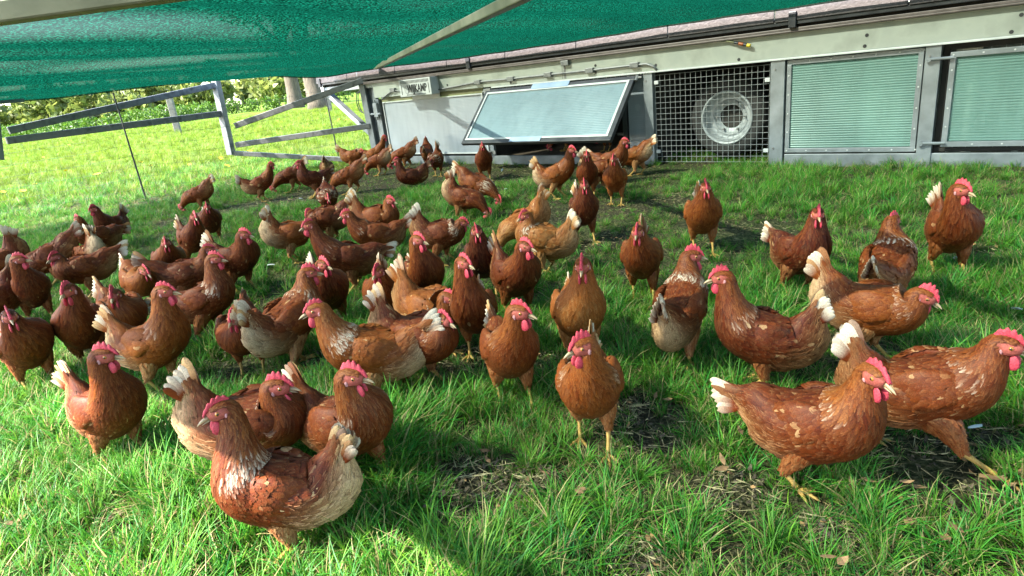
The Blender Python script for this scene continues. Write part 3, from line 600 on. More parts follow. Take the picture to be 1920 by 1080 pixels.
# ------------------------------------------------------------------ poultry net fence
fe = empty('poultry_net_fence', (0, 0, 0)); tag(fe, 'low dark poultry net fence on thin black stakes across the meadow', 'fence')
st0 = at_z(275, 378); sA = np.array([-8.2, 6.6, 0.0]); sB = np.array([-2.35, 9.6, 0.0]); sC = np.array([-1.2, 12.5, 0])
line = [sA, st0, sB, sC]
for p, tp in ((st0, (212, 174)), (sA, None), (sB, None), (sC, None)):
    z0 = float(terrain(p[0], p[1])); topp = p + np.array([-.03, .03, 1.12])
    if tp is not None:
        v = ray(*tp); t = (p[1] + .05) / v[1]; topp = CAM + v * t
    b = MB(); b.tube([p + [0, 0, z0 - .05], topp], [.011, .008], 8); b.build('stake', 'stake', fe)
b = MB()
for p, q in zip(line[:-1], line[1:]):
    Ln = np.linalg.norm(q - p); n_ = int(Ln / .15)
    for h_ in np.linspace(.04, 1.04, 9):
        b.tube([p + (q - p) * f + [0, 0, float(terrain(*(p + (q - p) * f)[:2])) + h_ - .06 * math.sin(f * math.pi)] for f in np.linspace(0, 1, 9)], .0013, 4, False)
    for k in range(1, n_):
        f = k / n_; g = p + (q - p) * f; zt_ = float(terrain(*g[:2])); b.tube([g + [0, 0, zt_ + .03], g + [.01 * math.sin(k), 0, zt_ + 1.04 - .06 * math.sin(f * math.pi)]], .0010, 4, False)
b.build('netting', 'wire', fe)

# ------------------------------------------------------------------ meadow edge: posts, hedge, trees, wood
def post_thing(px, py, top, wd, label):
    P = on_ground(px, py); d_ = P[1]; hgt = (py - top) / FPX * np.linalg.norm(P - CAM); r = wd / FPX * d_ / 2
    b = MB(); b.obox(P + [0, 0, hgt / 2 - .1], [r, .02, 0], [-.02, r, 0], [0, 0, hgt / 2 + .1]); o = b.build('fence_post', 'concrete', None, bevel=.02); tag(o, label, 'post')
post_thing(335, 250, 188, 10, 'weathered grey post standing in the meadow before the hedge')
post_thing(620, 210, 182, 7, 'short pale post at the foot of the tree by the henhouse end')
def leaf_cloud(R, n, cen, rad, size, cols):
    """n leaf cards in clumps through ellipsoids"""
    cen = np.asarray(cen); rad = np.asarray(rad); k = R.integers(0, len(cen), n); d = R.normal(0, 1, (n, 3)); d /= np.linalg.norm(d, axis=1)[:, None]
    P = cen[k] + d * rad[k] * (R.random((n, 1)) ** .45); a = R.normal(0, 1, (n, 3)); a /= np.linalg.norm(a, axis=1)[:, None]; bb = np.cross(a, R.normal(0, 1, (n, 3))); bb /= np.linalg.norm(bb, axis=1)[:, None]
    s = size * R.uniform(.6, 1.4, (n, 1)); V = np.stack([P - a * s, P + bb * s * .55, P + a * s, P - bb * s * .55], 1).reshape(-1, 3); F = np.arange(n * 4).reshape(-1, 4)
    cc = np.asarray(cols); f = R.random((n, 1)); C = cc[0] * (1 - f) + cc[1] * f; C = C * R.uniform(.7, 1.25, (n, 1)); return V, F, np.repeat(C, 4, 0)
def hedge():
    R = np.random.default_rng(3); pts_ = [on_ground(x, y) for x, y in ((-90, 262), (0, 258), (150, 250), (300, 236), (430, 214), (560, 200), (660, 190))]
    cen, rad = [], []
    for p, q in zip(pts_[:-1], pts_[1:]):
        n_ = max(6, int(np.linalg.norm(q - p) / .55))
        for k in range(n_):
            g = p + (q - p) * (k + R.uniform(-.4, .4)) / n_
            for zz in (.25, .62): cen.append([g[0] + R.normal(0, .12), g[1] + R.normal(0, .12), g[2] + zz + R.normal(0, .06)]); rad.append([R.uniform(.3, .5), R.uniform(.3, .5), R.uniform(.3, .48)])
    o = empty('hedge', pts_[2]); tag(o, 'clipped green hedge along the far side of the meadow', 'hedge')
    V, F, C = leaf_cloud(R, 42000, cen, rad, .085, [(.04, .11, .010), (.11, .20, .018)]); c = link('foliage', V - np.array(pts_[2]), F, 'leaf', o, cols=C); c['kind'] = 'stuff'
    b = MB()
    for p, q in zip(pts_[:-1], pts_[1:]):
        for k in range(10): g = p + (q - p) * (k + .5) / 10 - pts_[2]; b.tube([g + [0, 0, -.1], g + [R.normal(0, .1), R.normal(0, .1), .7]], [.03, .012], 6)
    b.build('stems', 'bark', o)['kind'] = 'stuff'
hedge()
def tree(px, py, wpx, hgt, seed, label, lean=0.0):
    R = np.random.default_rng(seed); P = on_ground(px, py); r = wpx / FPX * P[1] / 2; o = empty('tree', P); tag(o, label, 'tree', 'trees at the meadow edge')
    b = MB(); zz = np.linspace(-.2, hgt * .75, 14)
    b.tube([[lean * z + .1 * math.sin(z * .7 + seed), .08 * math.sin(z * .9), z] for z in zz], [r * (1.35 if z < 0 else max(.15, (1.0 + .35 * math.exp(-z / .35)) * (1 - .62 * z / hgt))) for z in zz], 18); tk = b.build('trunk', 'bark', o, smooth_=True)
    cen, rad = [], []
    for k in range(9):
        a = k * 2.4 + R.uniform(0, .6); z0 = hgt * R.uniform(.36, .6); e = np.array([math.cos(a) * R.uniform(1.4, 3.2), math.sin(a) * R.uniform(1.4, 3.2), z0 + R.uniform(1, 2.8)])
        b = MB(); s0 = np.array([lean * z0, 0, z0]); b.tube([s0, s0 * .5 + e * .5 + [0, 0, .3], e], [r * .32, r * .2, r * .06], 8); b.build('limb', 'bark', o, smooth_=True)
        for _ in range(3): cen.append(e + R.normal(0, .7, 3)); rad.append(R.uniform(.7, 1.3, 3))
    V, F, C = leaf_cloud(R, 5000, cen, rad, .10, [(.08, .14, .02), (.20, .25, .04)]); c = link('crown', V, F, 'leaf', o, cols=C); c['kind'] = 'stuff'
tree(553, 203, 26, 9.0, 1, 'slimmer grey trunked tree behind the end of the hedge', .02); tree(597, 207, 36, 10.0, 2, 'stout grey trunked tree close by the left end of the henhouse', -.01)
def wood():
    R = np.random.default_rng(9); cen, rad = [], []
    for k in range(170):
        x_ = -170 + k * 1.35 + R.normal(0, 1.2); y_ = 140 + R.normal(0, 7) - .1 * x_; h_ = R.uniform(5, 10.5); g = float(terrain(x_, y_))
        for _ in range(3): cen.append([x_ + R.normal(0, 1.2), y_ + R.normal(0, 1), g + h_ * R.uniform(.12, .85)]); rad.append([R.uniform(1.4, 2.8), 1.6, h_ * .30])
    V, F, C = leaf_cloud(R, 46000, cen, rad, .75, [(.10, .14, .03), (.22, .25, .06)]); o = link('woodland', V, F, 'leaf', cols=C); tag(o, 'pale yellow-green spring wood beyond the meadow', 'woodland', kind='stuff')
wood()
# dandelions
dm = None; Rd = np.random.default_rng(12)
DP = [(70, 360), (130, 330), (190, 345), (193, 336), (290, 325), (262, 318), (392, 300), (416, 307), (420, 328), (360, 318), (8, 375), (470, 300), (460, 303), (640, 228), (648, 225), (52, 378), (240, 300), (495, 305), (130, 278), (655, 232), (85, 300)]
for x_, y_ in DP:
    P = on_ground(x_, y_ + 5)
    o = empty('dandelion', P); tag(o, 'yellow dandelion flower standing in the sunlit meadow grass', 'dandelion', 'dandelions in the meadow')
    if dm is None:
        b = MB(); b.tube([[0, 0, 0], [.004, .002, .08], [.006, .0, .15]], .003, 6); s1 = b.build('stem', 'grass', o); V, F = [], []
        for q in range(26):
            a = q * 2.4; rr = .03 * math.sqrt(q / 26) ; t_ = np.array([math.cos(a), math.sin(a), .25]); c_ = np.array([.006, 0, .15]); sd_ = np.array([-math.sin(a), math.cos(a), 0]); k0 = len(V)
            V += [c_, c_ + t_ * (.5 * rr + .012) + sd_ * .004, c_ + t_ * (rr + .012) + [0, 0, .006 * (1 - q / 26)], c_ + t_ * (.5 * rr + .012) - sd_ * .004]; F.append((k0, k0 + 1, k0 + 2, k0 + 3))
        s2 = link('flower_head', V, F, 'petal', o); dm = (s1.data, s2.data); ca = dm[0].color_attributes.new('Col', 'FLOAT_COLOR', 'POINT'); ca.data.foreach_set('color', np.tile([.12, .2, .04, 1], len(dm[0].vertices)).astype(np.float32))
    else:
        for nm, me_ in (('stem', dm[0]), ('flower_head', dm[1])): c_ = bpy.data.objects.new(nm, me_); COL.objects.link(c_); c_.parent = o
    o.scale = (Rd.uniform(.95, 1.35),) * 3; o.rotation_euler = (Rd.normal(0, .15) - .3, Rd.normal(0, .15), Rd.uniform(0, 6))
# moulted feathers in the grass
fm = None
for k, (x_, y_) in enumerate([(5, 905), (940, 322), (945, 355), (515, 497), (1895, 578), (1815, 803), (880, 392), (1805, 480), (1430, 445), (560, 372)]):
    P = at_z(x_, y_, .035)
    if fm is None:
        V, F = [], []
        for q, (t, ww) in enumerate(((0, .1), (.25, .8), (.6, 1), (.9, .6), (1, .1))):
            for u_ in (-1, 0, 1): V.append([.05 * t, u_ * .010 * ww, .006 * (1 - u_ * u_) + .012 * t * (1 - t)])
        F = [(r * 3 + c, r * 3 + c + 1, r * 3 + c + 4, r * 3 + c + 3) for r in range(4) for c in (0, 1)]
        o = link('feather', V, F, 'white', smooth_=True); fm = o.data
    else: o = bpy.data.objects.new('feather', fm); COL.objects.link(o)
    o.location = P; o.rotation_euler = (Rd.normal(0, .3), Rd.normal(0, .3), Rd.uniform(0, 6.28)); o.scale = (Rd.uniform(.7, 1.1),) * 3
    tag(o, 'small white moulted feather lying loose in the grass', 'feather', 'moulted feathers')

# ------------------------------------------------------------------ hens
def lerp_rows(A, t):
    n = len(A); t = np.clip(t, 0, n - 1.0001); i = t.astype(int); f = t - i
    if A.ndim > 1: f = f[:, None]
    return A[i] * (1 - f) + A[i + 1] * f
def sm(A, k):
    if k < 2: return A
    ker = np.hanning(k + 2)[1:-1]; ker /= ker.sum(); p = k // 2
    B = np.pad(A, [(p, k - 1 - p)] + [(0, 0)] * (A.ndim - 1), mode='reflect', reflect_type='odd')
    if A.ndim == 1: return np.convolve(B, ker, 'valid')
    return np.stack([np.convolve(B[:, j], ker, 'valid') for j in range(A.shape[1])], 1)
class Loft:
    """A tube round a spine: elliptical sections with their own side, back and belly radii."""
    def __init__(s, C, side, a, bd, bv):
        s.C = C; s.n = len(C); T = np.gradient(C, axis=0); T /= np.linalg.norm(T, axis=1)[:, None] + 1e-9
        side = side - (side * T).sum(1)[:, None] * T; side /= np.linalg.norm(side, axis=1)[:, None]
        s.T = T; s.S = side; s.U = np.cross(T, side); s.a = a; s.bd = bd; s.bv = bv
    def at(s, t, th):
        ex = np.minimum(t, 0); C = lerp_rows(s.C, t); S = lerp_rows(s.S, t); U = lerp_rows(s.U, t); a = lerp_rows(s.a, t)
        sn, cs = np.sin(th), np.cos(th); b = np.where(cs > 0, lerp_rows(s.bd, t), lerp_rows(s.bv, t))
        P = C + S * (a * sn)[:, None] + U * (b * cs)[:, None]
        P = P + s.T[0] * (ex * np.linalg.norm(s.C[1] - s.C[0]))[:, None]
        N = S * (sn / (a + 1e-4))[:, None] + U * (cs / (b + 1e-4))[:, None]
        N /= np.linalg.norm(N, axis=1)[:, None] + 1e-9
        return P, N, np.sqrt((a * cs) ** 2 + (b * sn) ** 2) + 1e-4
    def skin(s, k, step=1):
        idx = np.arange(0, s.n, step, dtype=float); nt_ = len(idx); th = np.arange(k) * 2 * math.pi / k
        tt, hh = np.meshgrid(idx, th, indexing='ij'); P, N, _ = s.at(tt.ravel(), hh.ravel())
        i = np.arange(nt_ - 1)[:, None]; j = np.arange(k)[None]; j2 = (j + 1) % k
        F = np.stack([i * k + j, i * k + j2, (i + 1) * k + j2, (i + 1) * k + j], -1).reshape(-1, 4)
        v = np.concatenate([P, s.C[:1], s.C[int(idx[-1])][None]]); c0 = nt_ * k
        caps = np.array([[c0, (q + 1) % k, q, c0] for q in range(k)] + [[c0 + 1, (nt_ - 1) * k + q, (nt_ - 1) * k + (q + 1) % k, c0 + 1] for q in range(k)])
        return v, F, caps[:, :3], np.concatenate([tt.ravel(), [0, idx[-1]]]), np.concatenate([hh.ravel(), [0, 0]])
NRM = []
FV = {4: (np.array([0, .38, .74, 1.0]), np.array([.62, 1.0, .86, .26])), 3: (np.array([0, .55, 1.0]), np.array([.7, 1.0, .35]))}
def feathers(L, t, th, ln, wd, lift, ang, colf, R, rows=4, base=.0015, cup=.12):
    """Feathers laid on a loft: root at (t, th), running tailwards, tips a little proud of the next."""
    n = len(t); V, Wd = FV[rows]; u = np.array([-1, 0, 1.0])
    e = 0.5
    P1, _, rad = L.at(t, th); P0, _, _ = L.at(np.maximum(t - e, 0), th); ds = np.linalg.norm(P1 - P0, axis=1) / e
    ds = np.maximum(ds, .0032)
    vv = V[None, :, None]; uu = (u[None, None, :] * Wd[None, :, None])
    along = ln[:, None, None] * vv * np.ones_like(uu); across = .5 * wd[:, None, None] * uu
    ca, sa = np.cos(ang)[:, None, None], np.sin(ang)[:, None, None]
    da = along * ca - across * sa; dc = along * sa + across * ca
    tt = t[:, None, None] - da / ds[:, None, None]; hh = th[:, None, None] + dc / rad[:, None, None]
    P, N, _ = L.at(tt.ravel(), hh.ravel())
    off = base + (lift[:, None, None] * vv) * (1 - cup * np.abs(u)[None, None, :] ** 2) + (R.random(n) * .0018)[:, None, None] - .0012 * np.abs(u)[None, None, :]
    P = P + N * np.broadcast_to(off, tt.shape).ravel()[:, None]
    NRM.append((P, N))
    q = rows * 3; k = np.arange(n)[:, None] * q
    base_f = np.array([[r * 3 + c, r * 3 + c + 1, (r + 1) * 3 + c + 1, (r + 1) * 3 + c] for r in range(rows - 1) for c in (0, 1)])
    F = (k[:, :, None] + base_f[None]).reshape(-1, 4)
    C = colf(t, th, V, u, n)
    return P, F, C.reshape(-1, 3)
def bez(p, k):
    t = np.linspace(0, 1, k)[:, None]; p = [np.asarray(q, float) for q in p]
    return (1 - t) ** 3 * p[0] + 3 * (1 - t) ** 2 * t * p[1] + 3 * (1 - t) * t * t * p[2] + t ** 3 * p[3]
RAMP = np.array([[.085, .012, .004], [.170, .030, .006], [.270, .062, .010], [.40, .118, .017], [.50, .185, .038], [.55, .28, .095]])
def tone(x):
    x = np.clip(x, 0, 4.999); i = x.astype(int); f = (x - i)[..., None]; return RAMP[i] * (1 - f) + RAMP[i + 1] * f
CREAM = np.array([.72, .47, .25]); BUFF = np.array([.50, .22, .065]); WHITE = np.array([.84, .76, .64]); SKINC = np.array([.62, .175, .165]); REDC = np.array([.64, .045, .065])
LEGC = np.array([.55, .36, .11]); HORN = np.array([.46, .33, .19])
def mixc(a, b, f): return a * (1 - f[..., None]) + b * f[..., None]
def make_hen(pose, look, lod, seed):
    """Meshes of one hen in its own frame: x forward, z up, feet at z = 0."""
    R = np.random.default_rng(seed)
    hp = np.array(pose['head']); yaw = math.radians(pose.get('yaw', 0)); hpit = math.radians(pose.get('hpitch', -6))
    tl = math.radians(pose.get('tail', 48)); bp = math.radians(pose.get('bpitch', -16 if hp[2] > .3 else 0)); fat = pose.get('fat', 1.0); drop = pose.get('drop', 0.036)
    # body spine
    te = np.array([math.cos(tl), 0, math.sin(tl)])
    root = np.array([-.108, 0, .262])
    body = np.array([root + te * [-1, 0, 1] * .078, root + te * [-1, 0, 1] * .049, root + te * [-1, 0, 1] * .020, [-.095, 0, .248], [-.060, 0, .236], [-.014, 0, .232], [.034, 0, .238]])
    aw = np.array([.011, .024, .043, .063, .076, .081, .078]) * fat
    bd = np.array([.024, .042, .054, .060, .064, .066, .066])
    bv = np.array([.032, .064, .090, .104, .112, .111, .102]) * (.6 + .4 * fat)
    cb, sb = math.cos(bp), math.sin(bp); piv = np.array([-.01, 0, .2])
    def pitch(P):
        d = P - piv; return np.stack([d[..., 0] * cb + d[..., 2] * sb, d[..., 1], -d[..., 0] * sb + d[..., 2] * cb], -1) + piv - [0, 0, drop]
    body = pitch(body)
    # neck and head
    hd = np.array([math.cos(hpit) * math.cos(yaw), math.cos(hpit) * math.sin(yaw), math.sin(hpit)])
    hs = np.array([-math.sin(yaw), math.cos(yaw), 0])
    hu = np.cross(hd, hs)
    occ = hp - hd * .023                                   # back of the skull
    p0 = body[-1]; low = np.clip((.30 - hp[2]) / .2, 0, 1)
    fw = pitch(np.array([.12, 0, .245])) - pitch(np.array([.035, 0, .236]))
    p1 = p0 + fw * (.85 + .15 * low)
    nlen = np.linalg.norm(occ - p1)
    down = np.array([.0, 0, -1.0]) * (1 - low) + (p1 - occ) / (nlen + 1e-6) * low
    p2 = occ + down * min(.10, .55 * nlen) + np.array([-.012, 0, 0]) * (1 - low)
    nk = bez([p0, p1, p2, occ], 12)[1:]
    na = np.array([.078, .079, .075, .069, .061, .053, .045, .038, .032, .0270, .0230]) * (1 + (fat - 1) * np.linspace(1, 0, 11))
    nb = np.array([.066, .067, .067, .065, .059, .052, .044, .037, .0315, .0270, .0240])
    nv = np.array([.099, .091, .082, .072, .062, .052, .044, .037, .0320, .0275, .0245])
    head = np.array([occ + hd * x + hu * zz for x, zz in ((.0115, .001), (.023, .002), (.0345, .001), (.044, -.001), (.051, -.003))])
    ha = np.array([.0215, .0200, .0165, .0116, .0064]); hb = np.array([.0232, .0218, .0178, .0124, .0070])
    girth = .87 * pose.get('girth', 1.0); taper_ = np.r_[np.full(len(aw), girth), np.linspace(girth, 1.0, len(na))]; aw, na = aw * taper_[:7] * 1.10, na * taper_[7:] * np.linspace(1.10, 1.0, len(na)); bd, nb = bd * taper_[:7], nb * taper_[7:]; bv, nv = bv * taper_[:7], nv * taper_[7:]
    C = np.concatenate([body, nk, head]); A = np.concatenate([aw, na, ha]); BD = np.concatenate([bd, nb, hb]); BV = np.concatenate([bv, nv, hb])
    seg = np.r_[0, np.cumsum(np.linalg.norm(np.diff(C, axis=0), axis=1))]
    N = 120; q = np.linspace(0, seg[-1], N); ip = lambda a: np.stack([np.interp(q, seg, a[:, j]) for j in range(a.shape[1])], 1) if a.ndim > 1 else np.interp(q, seg, a)
    C2, A2, BD2, BV2 = sm(ip(C), 9), sm(ip(A), 7), sm(ip(BD), 7), sm(ip(BV), 7)
    wy = smooth(seg[10], seg[-5], q) * yaw
    side = np.stack([-np.sin(wy), np.cos(wy), 0 * wy], 1)
    L = Loft(C2, side, A2, BD2, BV2)
    tq = lambda i: float(np.interp(seg[i], q, np.arange(N)))
    tR, tB, tN, tM, tH, tE = tq(2), tq(5), tq(9), tq(12), tq(17), N - 1.0
    hue = 1.68 + (look.get('hue', 2.0) - 2.0) * 1.85; hk = look.get('hackle', hue + .9); fr = look.get('fringe', .3); fl = min(1.0, look.get('fluff', .5) * 1.1 + .08); tw = look.get('tailw', .7); mot = look.get('mott', .02); br = look.get('breast', hue - .15)
    def basecol(t, th, R_):
        """colour of the plumage at a place on the bird (pigment only)"""
        n = len(t); cs = np.cos(th)
        x = np.full(n, hue) + R_.normal(0, .3, n)
        neck = smooth(tN - 2, tM, t); x = x * (1 - neck) + (hk + R_.normal(0, .42, n)) * neck
        front = smooth(tB, tN + 6, t) * smooth(.2, -.5, cs) * (1 - .7 * smooth(tM, tH, t)); x = x * (1 - front) + (br + R_.normal(0, .36, n)) * front
        c = tone(x)
        f = smooth(tB + 8, tR, t) * smooth(.25, -.55, cs) * np.clip(fl * 1.25 + R_.normal(0, .18, n), 0, 1)
        tint = BUFF + (CREAM - BUFF) * min(1, fl * .95) + (WHITE - CREAM) * max(0, fl - .7)
        c = mixc(c, tint, np.clip(f, 0, 1))
        g = np.exp(-((t - (tM - 2)) / 6.5) ** 2) * smooth(-.6, .1, cs) * fr * np.clip(R_.normal(.62, .5, n), 0, 1.1)
        sp = (R_.random(n) < mot * smooth(tM, tN, t)) * np.clip(R_.normal(.6, .2, n), 0, 1)
        tip = smooth(tR - 3, -5, t) * tw * .4 * np.clip(R_.normal(.8, .4, n), 0, 1)
        return c, np.clip(g, 0, 1), sp, np.clip(tip, 0, 1), neck
    def colf(t, th, V, u, n):
        c, g, sp, tip, neck = basecol(t, th, R)
        c = mixc(c, CREAM, np.clip(sp + tip, 0, 1))
        o = np.repeat(c[:, None], len(V), 1)[:, :, None] * np.ones((1, 1, 3, 1))
        vv = V[None, :, None]; ctr = (u == 0)[None, None, :]
        # pale shaft on the hackle, paler lacing on breast and back
        sh = neck[:, None, None] * (.26 + .3 * fr) * vv * ctr * R.random((n, 1, 1)) + g[:, None, None] * (.15 + .8 * vv) * (.95 * ctr + .12)
        sh = sh + (1 - neck)[:, None, None] * .42 * smooth(.5, 1, vv) * (.5 + .5 * ctr) * R.random((n, 1, 1)) ** 2
        sh = np.clip(sh * np.ones((1, 1, 3)), 0, .95)
        tgt = np.where(g[:, None, None, None] > .12, WHITE, CREAM * .8)
        o = o * (1 - sh[..., None]) + tgt * sh[..., None]
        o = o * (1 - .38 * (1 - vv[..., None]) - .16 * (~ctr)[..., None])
        return o
    out = {}
    # ---- skin (one surface from tail root to bill) plus thighs, shanks and toes
    v, F, T3, ts, hs_ = L.skin(20, 3)
    c, g, sp, tip, neck = basecol(ts, hs_, R)
    face = smooth(tH - .5, tH + 3, ts) * smooth(.80, .55, np.cos(hs_)) * smooth(-1.15, -.7, np.cos(hs_))
    face = np.maximum(face, smooth(tH + 8, tH + 12, ts))
    c = mixc(c * .8, SKINC * (1 + R.normal(0, .12, (len(ts), 1))), face)
    Vs, Fs, Ts, Cs = [v], [F], [T3], [c]; nv_ = len(v); Fm = [np.zeros(len(F))]; Tm = [np.zeros(len(T3))]
    def add(v, F, T3, c):
        nonlocal nv_
        Vs.append(v); Fs.append(F + nv_); Ts.append(T3 + nv_); Cs.append(c); nv_ += len(v)
    stride = pose.get('stride', .02); thighs = []; up = max(0.0, .235 - drop)
    for sgn in (1, -1):
        st = stride * sgn
        hip = pitch(np.array([-.020, sgn * .034 * fat, .195])); foot = np.array([.012 + st, sgn * (.040 + pose.get('splay', 0)), .010 + max(0, pose.get('raise', 0) * (sgn > 0))])
        hock = np.array([-.030 + .75 * st, sgn * .043, max(.020, .092 - drop * .9) + max(0, pose.get('raise', 0) * (sgn > 0))])
        if drop < .09:
            knee = (hip + hock) / 2 + np.array([.016, sgn * .002, .012])
            Cl = np.concatenate([bez([hip, hip + (knee - hip) * .6, knee, hock], 14)]); rr = np.interp(np.linspace(0, 1, 14), [0, .35, .75, .93, 1], [.034, .034, .020, .0115, .0082]) * (1 - 2.5 * max(0, drop - .03))
            TL = Loft(Cl, np.repeat([[0, 1.0, 0]], 14, 0), rr * .92, rr * 1.15, rr * 1.15); thighs.append((TL, sgn))
            vv, FF, TT, tt_, th_ = TL.skin(10, 1); fc = mixc(tone(np.full(len(tt_), hue + .25)), BUFF + (CREAM - BUFF) * fl * .8, np.clip(np.full(len(tt_), fl * .45 + .1), 0, 1)); add(vv, FF, TT, fc)
            kk = 7; sh = np.stack([hock + (foot - hock) * x for x in np.linspace(0, 1, kk)]); r_ = np.interp(np.linspace(0, 1, kk), [0, .15, .5, .9, 1], [.0085, .0075, .0058, .0072, .0075])
            SL = Loft(sh, np.repeat([[0, 1.0, 0]], kk, 0), r_ * .85, r_, r_); vv, FF, TT, tt_, th_ = SL.skin(8, 1)
            add(vv, FF, TT, LEGC * (1 + R.normal(0, .08, (len(vv), 1))))
            for an, ln in ((0, .056), (34, .047), (-34, .047), (168, .026)):
                an = math.radians(an + sgn * 6); dr = np.array([math.cos(an), math.sin(an), 0]); kk = 6
                tv = np.stack([foot + dr * ln * x + np.array([0, 0, (-.004 + .0035 * math.sin(x * 3.1)) - .003 * x]) for x in np.linspace(0, 1, kk)])
                r_ = np.array([.0066, .0056, .0048, .0046, .0036, .0012]); SL = Loft(tv, np.cross([0, 0, 1.0], np.repeat(dr[None], kk, 0)), r_, r_, r_)
                vv, FF, TT, tt_, th_ = SL.skin(6, 1); cc = LEGC * (1 + R.normal(0, .08, (len(vv), 1))); cc[tt_ > 4.5] = HORN * .8; add(vv, FF, TT, cc)
    out['body'] = (np.concatenate(Vs), np.concatenate(Fs), np.concatenate(Ts), np.concatenate(Cs), 'plumage')
    # ---- body plumage
    nf = {0: 4200, 1: 2000, 2: 800}[lod]; rows = 4 if lod < 2 else 3; kx = {0: 1.0, 1: 1.18, 2: 1.5}[lod]
    K = nf * 14; t = R.uniform(0, tE - 4, K); th = R.uniform(0, 2 * math.pi, K)
    cs = np.cos(th)
    ln = np.interp(t, [0, tR, tB, tN, tM - 2, tM + 5, tH, tH + 4, tE], [.045, .036, .026, .021, .038, .032, .016, .008, .006])
    wd = np.interp(t, [0, tR, tB, tN, tM - 2, tM + 5, tH, tH + 4, tE], [.018, .017, .0145, .0120, .0100, .008, .006, .005, .004])
    fz = smooth(tB + 6, tR, t) * smooth(.1, -.5, cs)
    P, _, rad = L.at(t, th); e = L.at(np.maximum(t - .5, 0), th)[0]; dsx = np.linalg.norm(P - e, axis=1) / .5
    wt = rad * np.maximum(dsx, .0004) / (ln * wd)
    wt[(t > tH + 1.5) & (np.cos(th) < .62)] = 0                # bare face
    wt[t > tH + 10] = 0
    pk = R.choice(K, nf, replace=False, p=wt / wt.sum()); pk = pk[np.argsort(t[pk])]
    t, th, ln, wd, fz = t[pk], th[pk], ln[pk] * kx ** .5, wd[pk] * kx, fz[pk]
    ln = ln * R.normal(1, .14, nf).clip(.6, 1.5); lift = ln * (.05 + .06 * R.random(nf)) * (1 - .6 * smooth(tR + 4, tR - 2, t)) * (1 - .6 * fz) + fz * .003 * R.random(nf)
    ang = R.normal(0, .16, nf) + fz * np.sign(np.sin(th)) * .5
    NRM.clear()
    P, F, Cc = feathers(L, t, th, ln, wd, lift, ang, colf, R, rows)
    PP, FF, CC = [P], [F], [Cc]; n0 = len(P)
    def addf(P, F, C):
        nonlocal n0
        PP.append(P); FF.append(F + n0); CC.append(C); n0 += len(P)
    for TL, sgn in thighs:
        k = {0: 420, 1: 200, 2: 70}[lod]; t = R.uniform(1, 12.4, k); th = R.uniform(0, 6.283, k)
        def cth(t, th, V, u, n):
            c = mixc(tone(np.full(n, hue + .3) + R.normal(0, .25, n)), BUFF + (CREAM - BUFF) * fl * .8, np.clip(fl * .45 + .1 + R.normal(0, .15, n), 0, 1)); return np.repeat(c[:, None], len(V), 1)[:, :, None] * np.ones((1, 1, 3, 1)) * (.75 + .3 * V)[None, :, None, None]
        TR_ = Loft(TL.C[::-1], TL.S[::-1], TL.a[::-1], TL.bd[::-1], TL.bv[::-1])
        a_ = feathers(TR_, 13 - t, th, R.uniform(.014, .024, k) * kx ** .5, R.uniform(.005, .010, k) * kx, R.uniform(.001, .004, k), R.normal(0, .25, k), cth, R, rows); addf(*a_)
    # downy wisps at the rear
    k = {0: 900, 1: 260, 2: 0}[lod]
    if k:
        t = R.uniform(0, tB, k); th = math.pi + R.normal(0, .85, k)
        def cw(t, th, V, u, n):
            c, *_ = basecol(t, th, R); c = mixc(c, CREAM, np.full(n, .35 * fl + .1)); return np.repeat(c[:, None], len(V), 1)[:, :, None] * np.ones((1, 1, 3, 1))
        addf(*feathers(L, t, th, R.uniform(.016, .032, k), R.uniform(.0012, .0026, k), R.uniform(.002, .006, k), R.normal(0, .28, k), cw, R, 3))
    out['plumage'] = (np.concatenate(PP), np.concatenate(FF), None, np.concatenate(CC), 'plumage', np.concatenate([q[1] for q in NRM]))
    # ---- wings
    wv = []
    for sgn in (1, -1):
        k = 24; u = np.linspace(0, 1, k)
        x = .072 - .190 * u; z = .250 - .010 * u - .022 * u * u + .012 * np.sin(u * math.pi); y = sgn * fat * (.052 + .020 * np.sin(np.clip(u * 1.25, 0, 1) * math.pi) - .030 * u * u)
        Cw = pitch(np.stack([x, y, z], 1))[::-1]; hgt = np.interp(u, [0, .12, .4, .75, .93, 1], [.014, .034, .045, .034, .018, .006])[::-1]
        thk = np.interp(u, [0, .15, .6, 1], [.006, .013, .012, .004])[::-1]
        WL = Loft(Cw, np.repeat([[0, 1.0, sgn * .22]], k, 0), thk, hgt, hgt)
        NRM.clear(); v, F, T3, ts, hs_ = WL.skin(12, 2); cb_ = tone(np.full(len(ts), hue - .2)); P_, F_, C_, n_ = [v], [F], [cb_], len(v); T_ = T3
        nw = {0: 230, 1: 130, 2: 60}[lod]
        def cwing(t, th, V, u_, n):
            c = tone(hue + R.normal(0, .26, n) + .1); pale = (R.random(n) < .02 + mot * .6) * R.uniform(.2, .7, n)
            c = mixc(c, CREAM, pale); o = np.repeat(c[:, None], len(V), 1)[:, :, None] * np.ones((1, 1, 3, 1))
            e = np.clip(.16 * smooth(.5, 1, V)[None, :, None] * np.ones((n, 1, 3)) * R.random((n, 1, 1)) + .14 * (np.abs(u_) > 0)[None, None, :] * R.random((n, 1, 1)), 0, .8)
            o = o * (1 - e[..., None]) + CREAM * .75 * e[..., None]
            return o * (.78 + .22 * V)[None, :, None, None]
        tw_ = R.uniform(8, 23, nw); tw_.sort(); thw = sgn * (math.pi / 2 + R.uniform(-1.45, 1.45, nw)); lw = np.interp(tw_, [8, 16, 23], [.040, .026, .015]); ww = np.interp(tw_, [8, 16, 23], [.021, .017, .012]) * kx
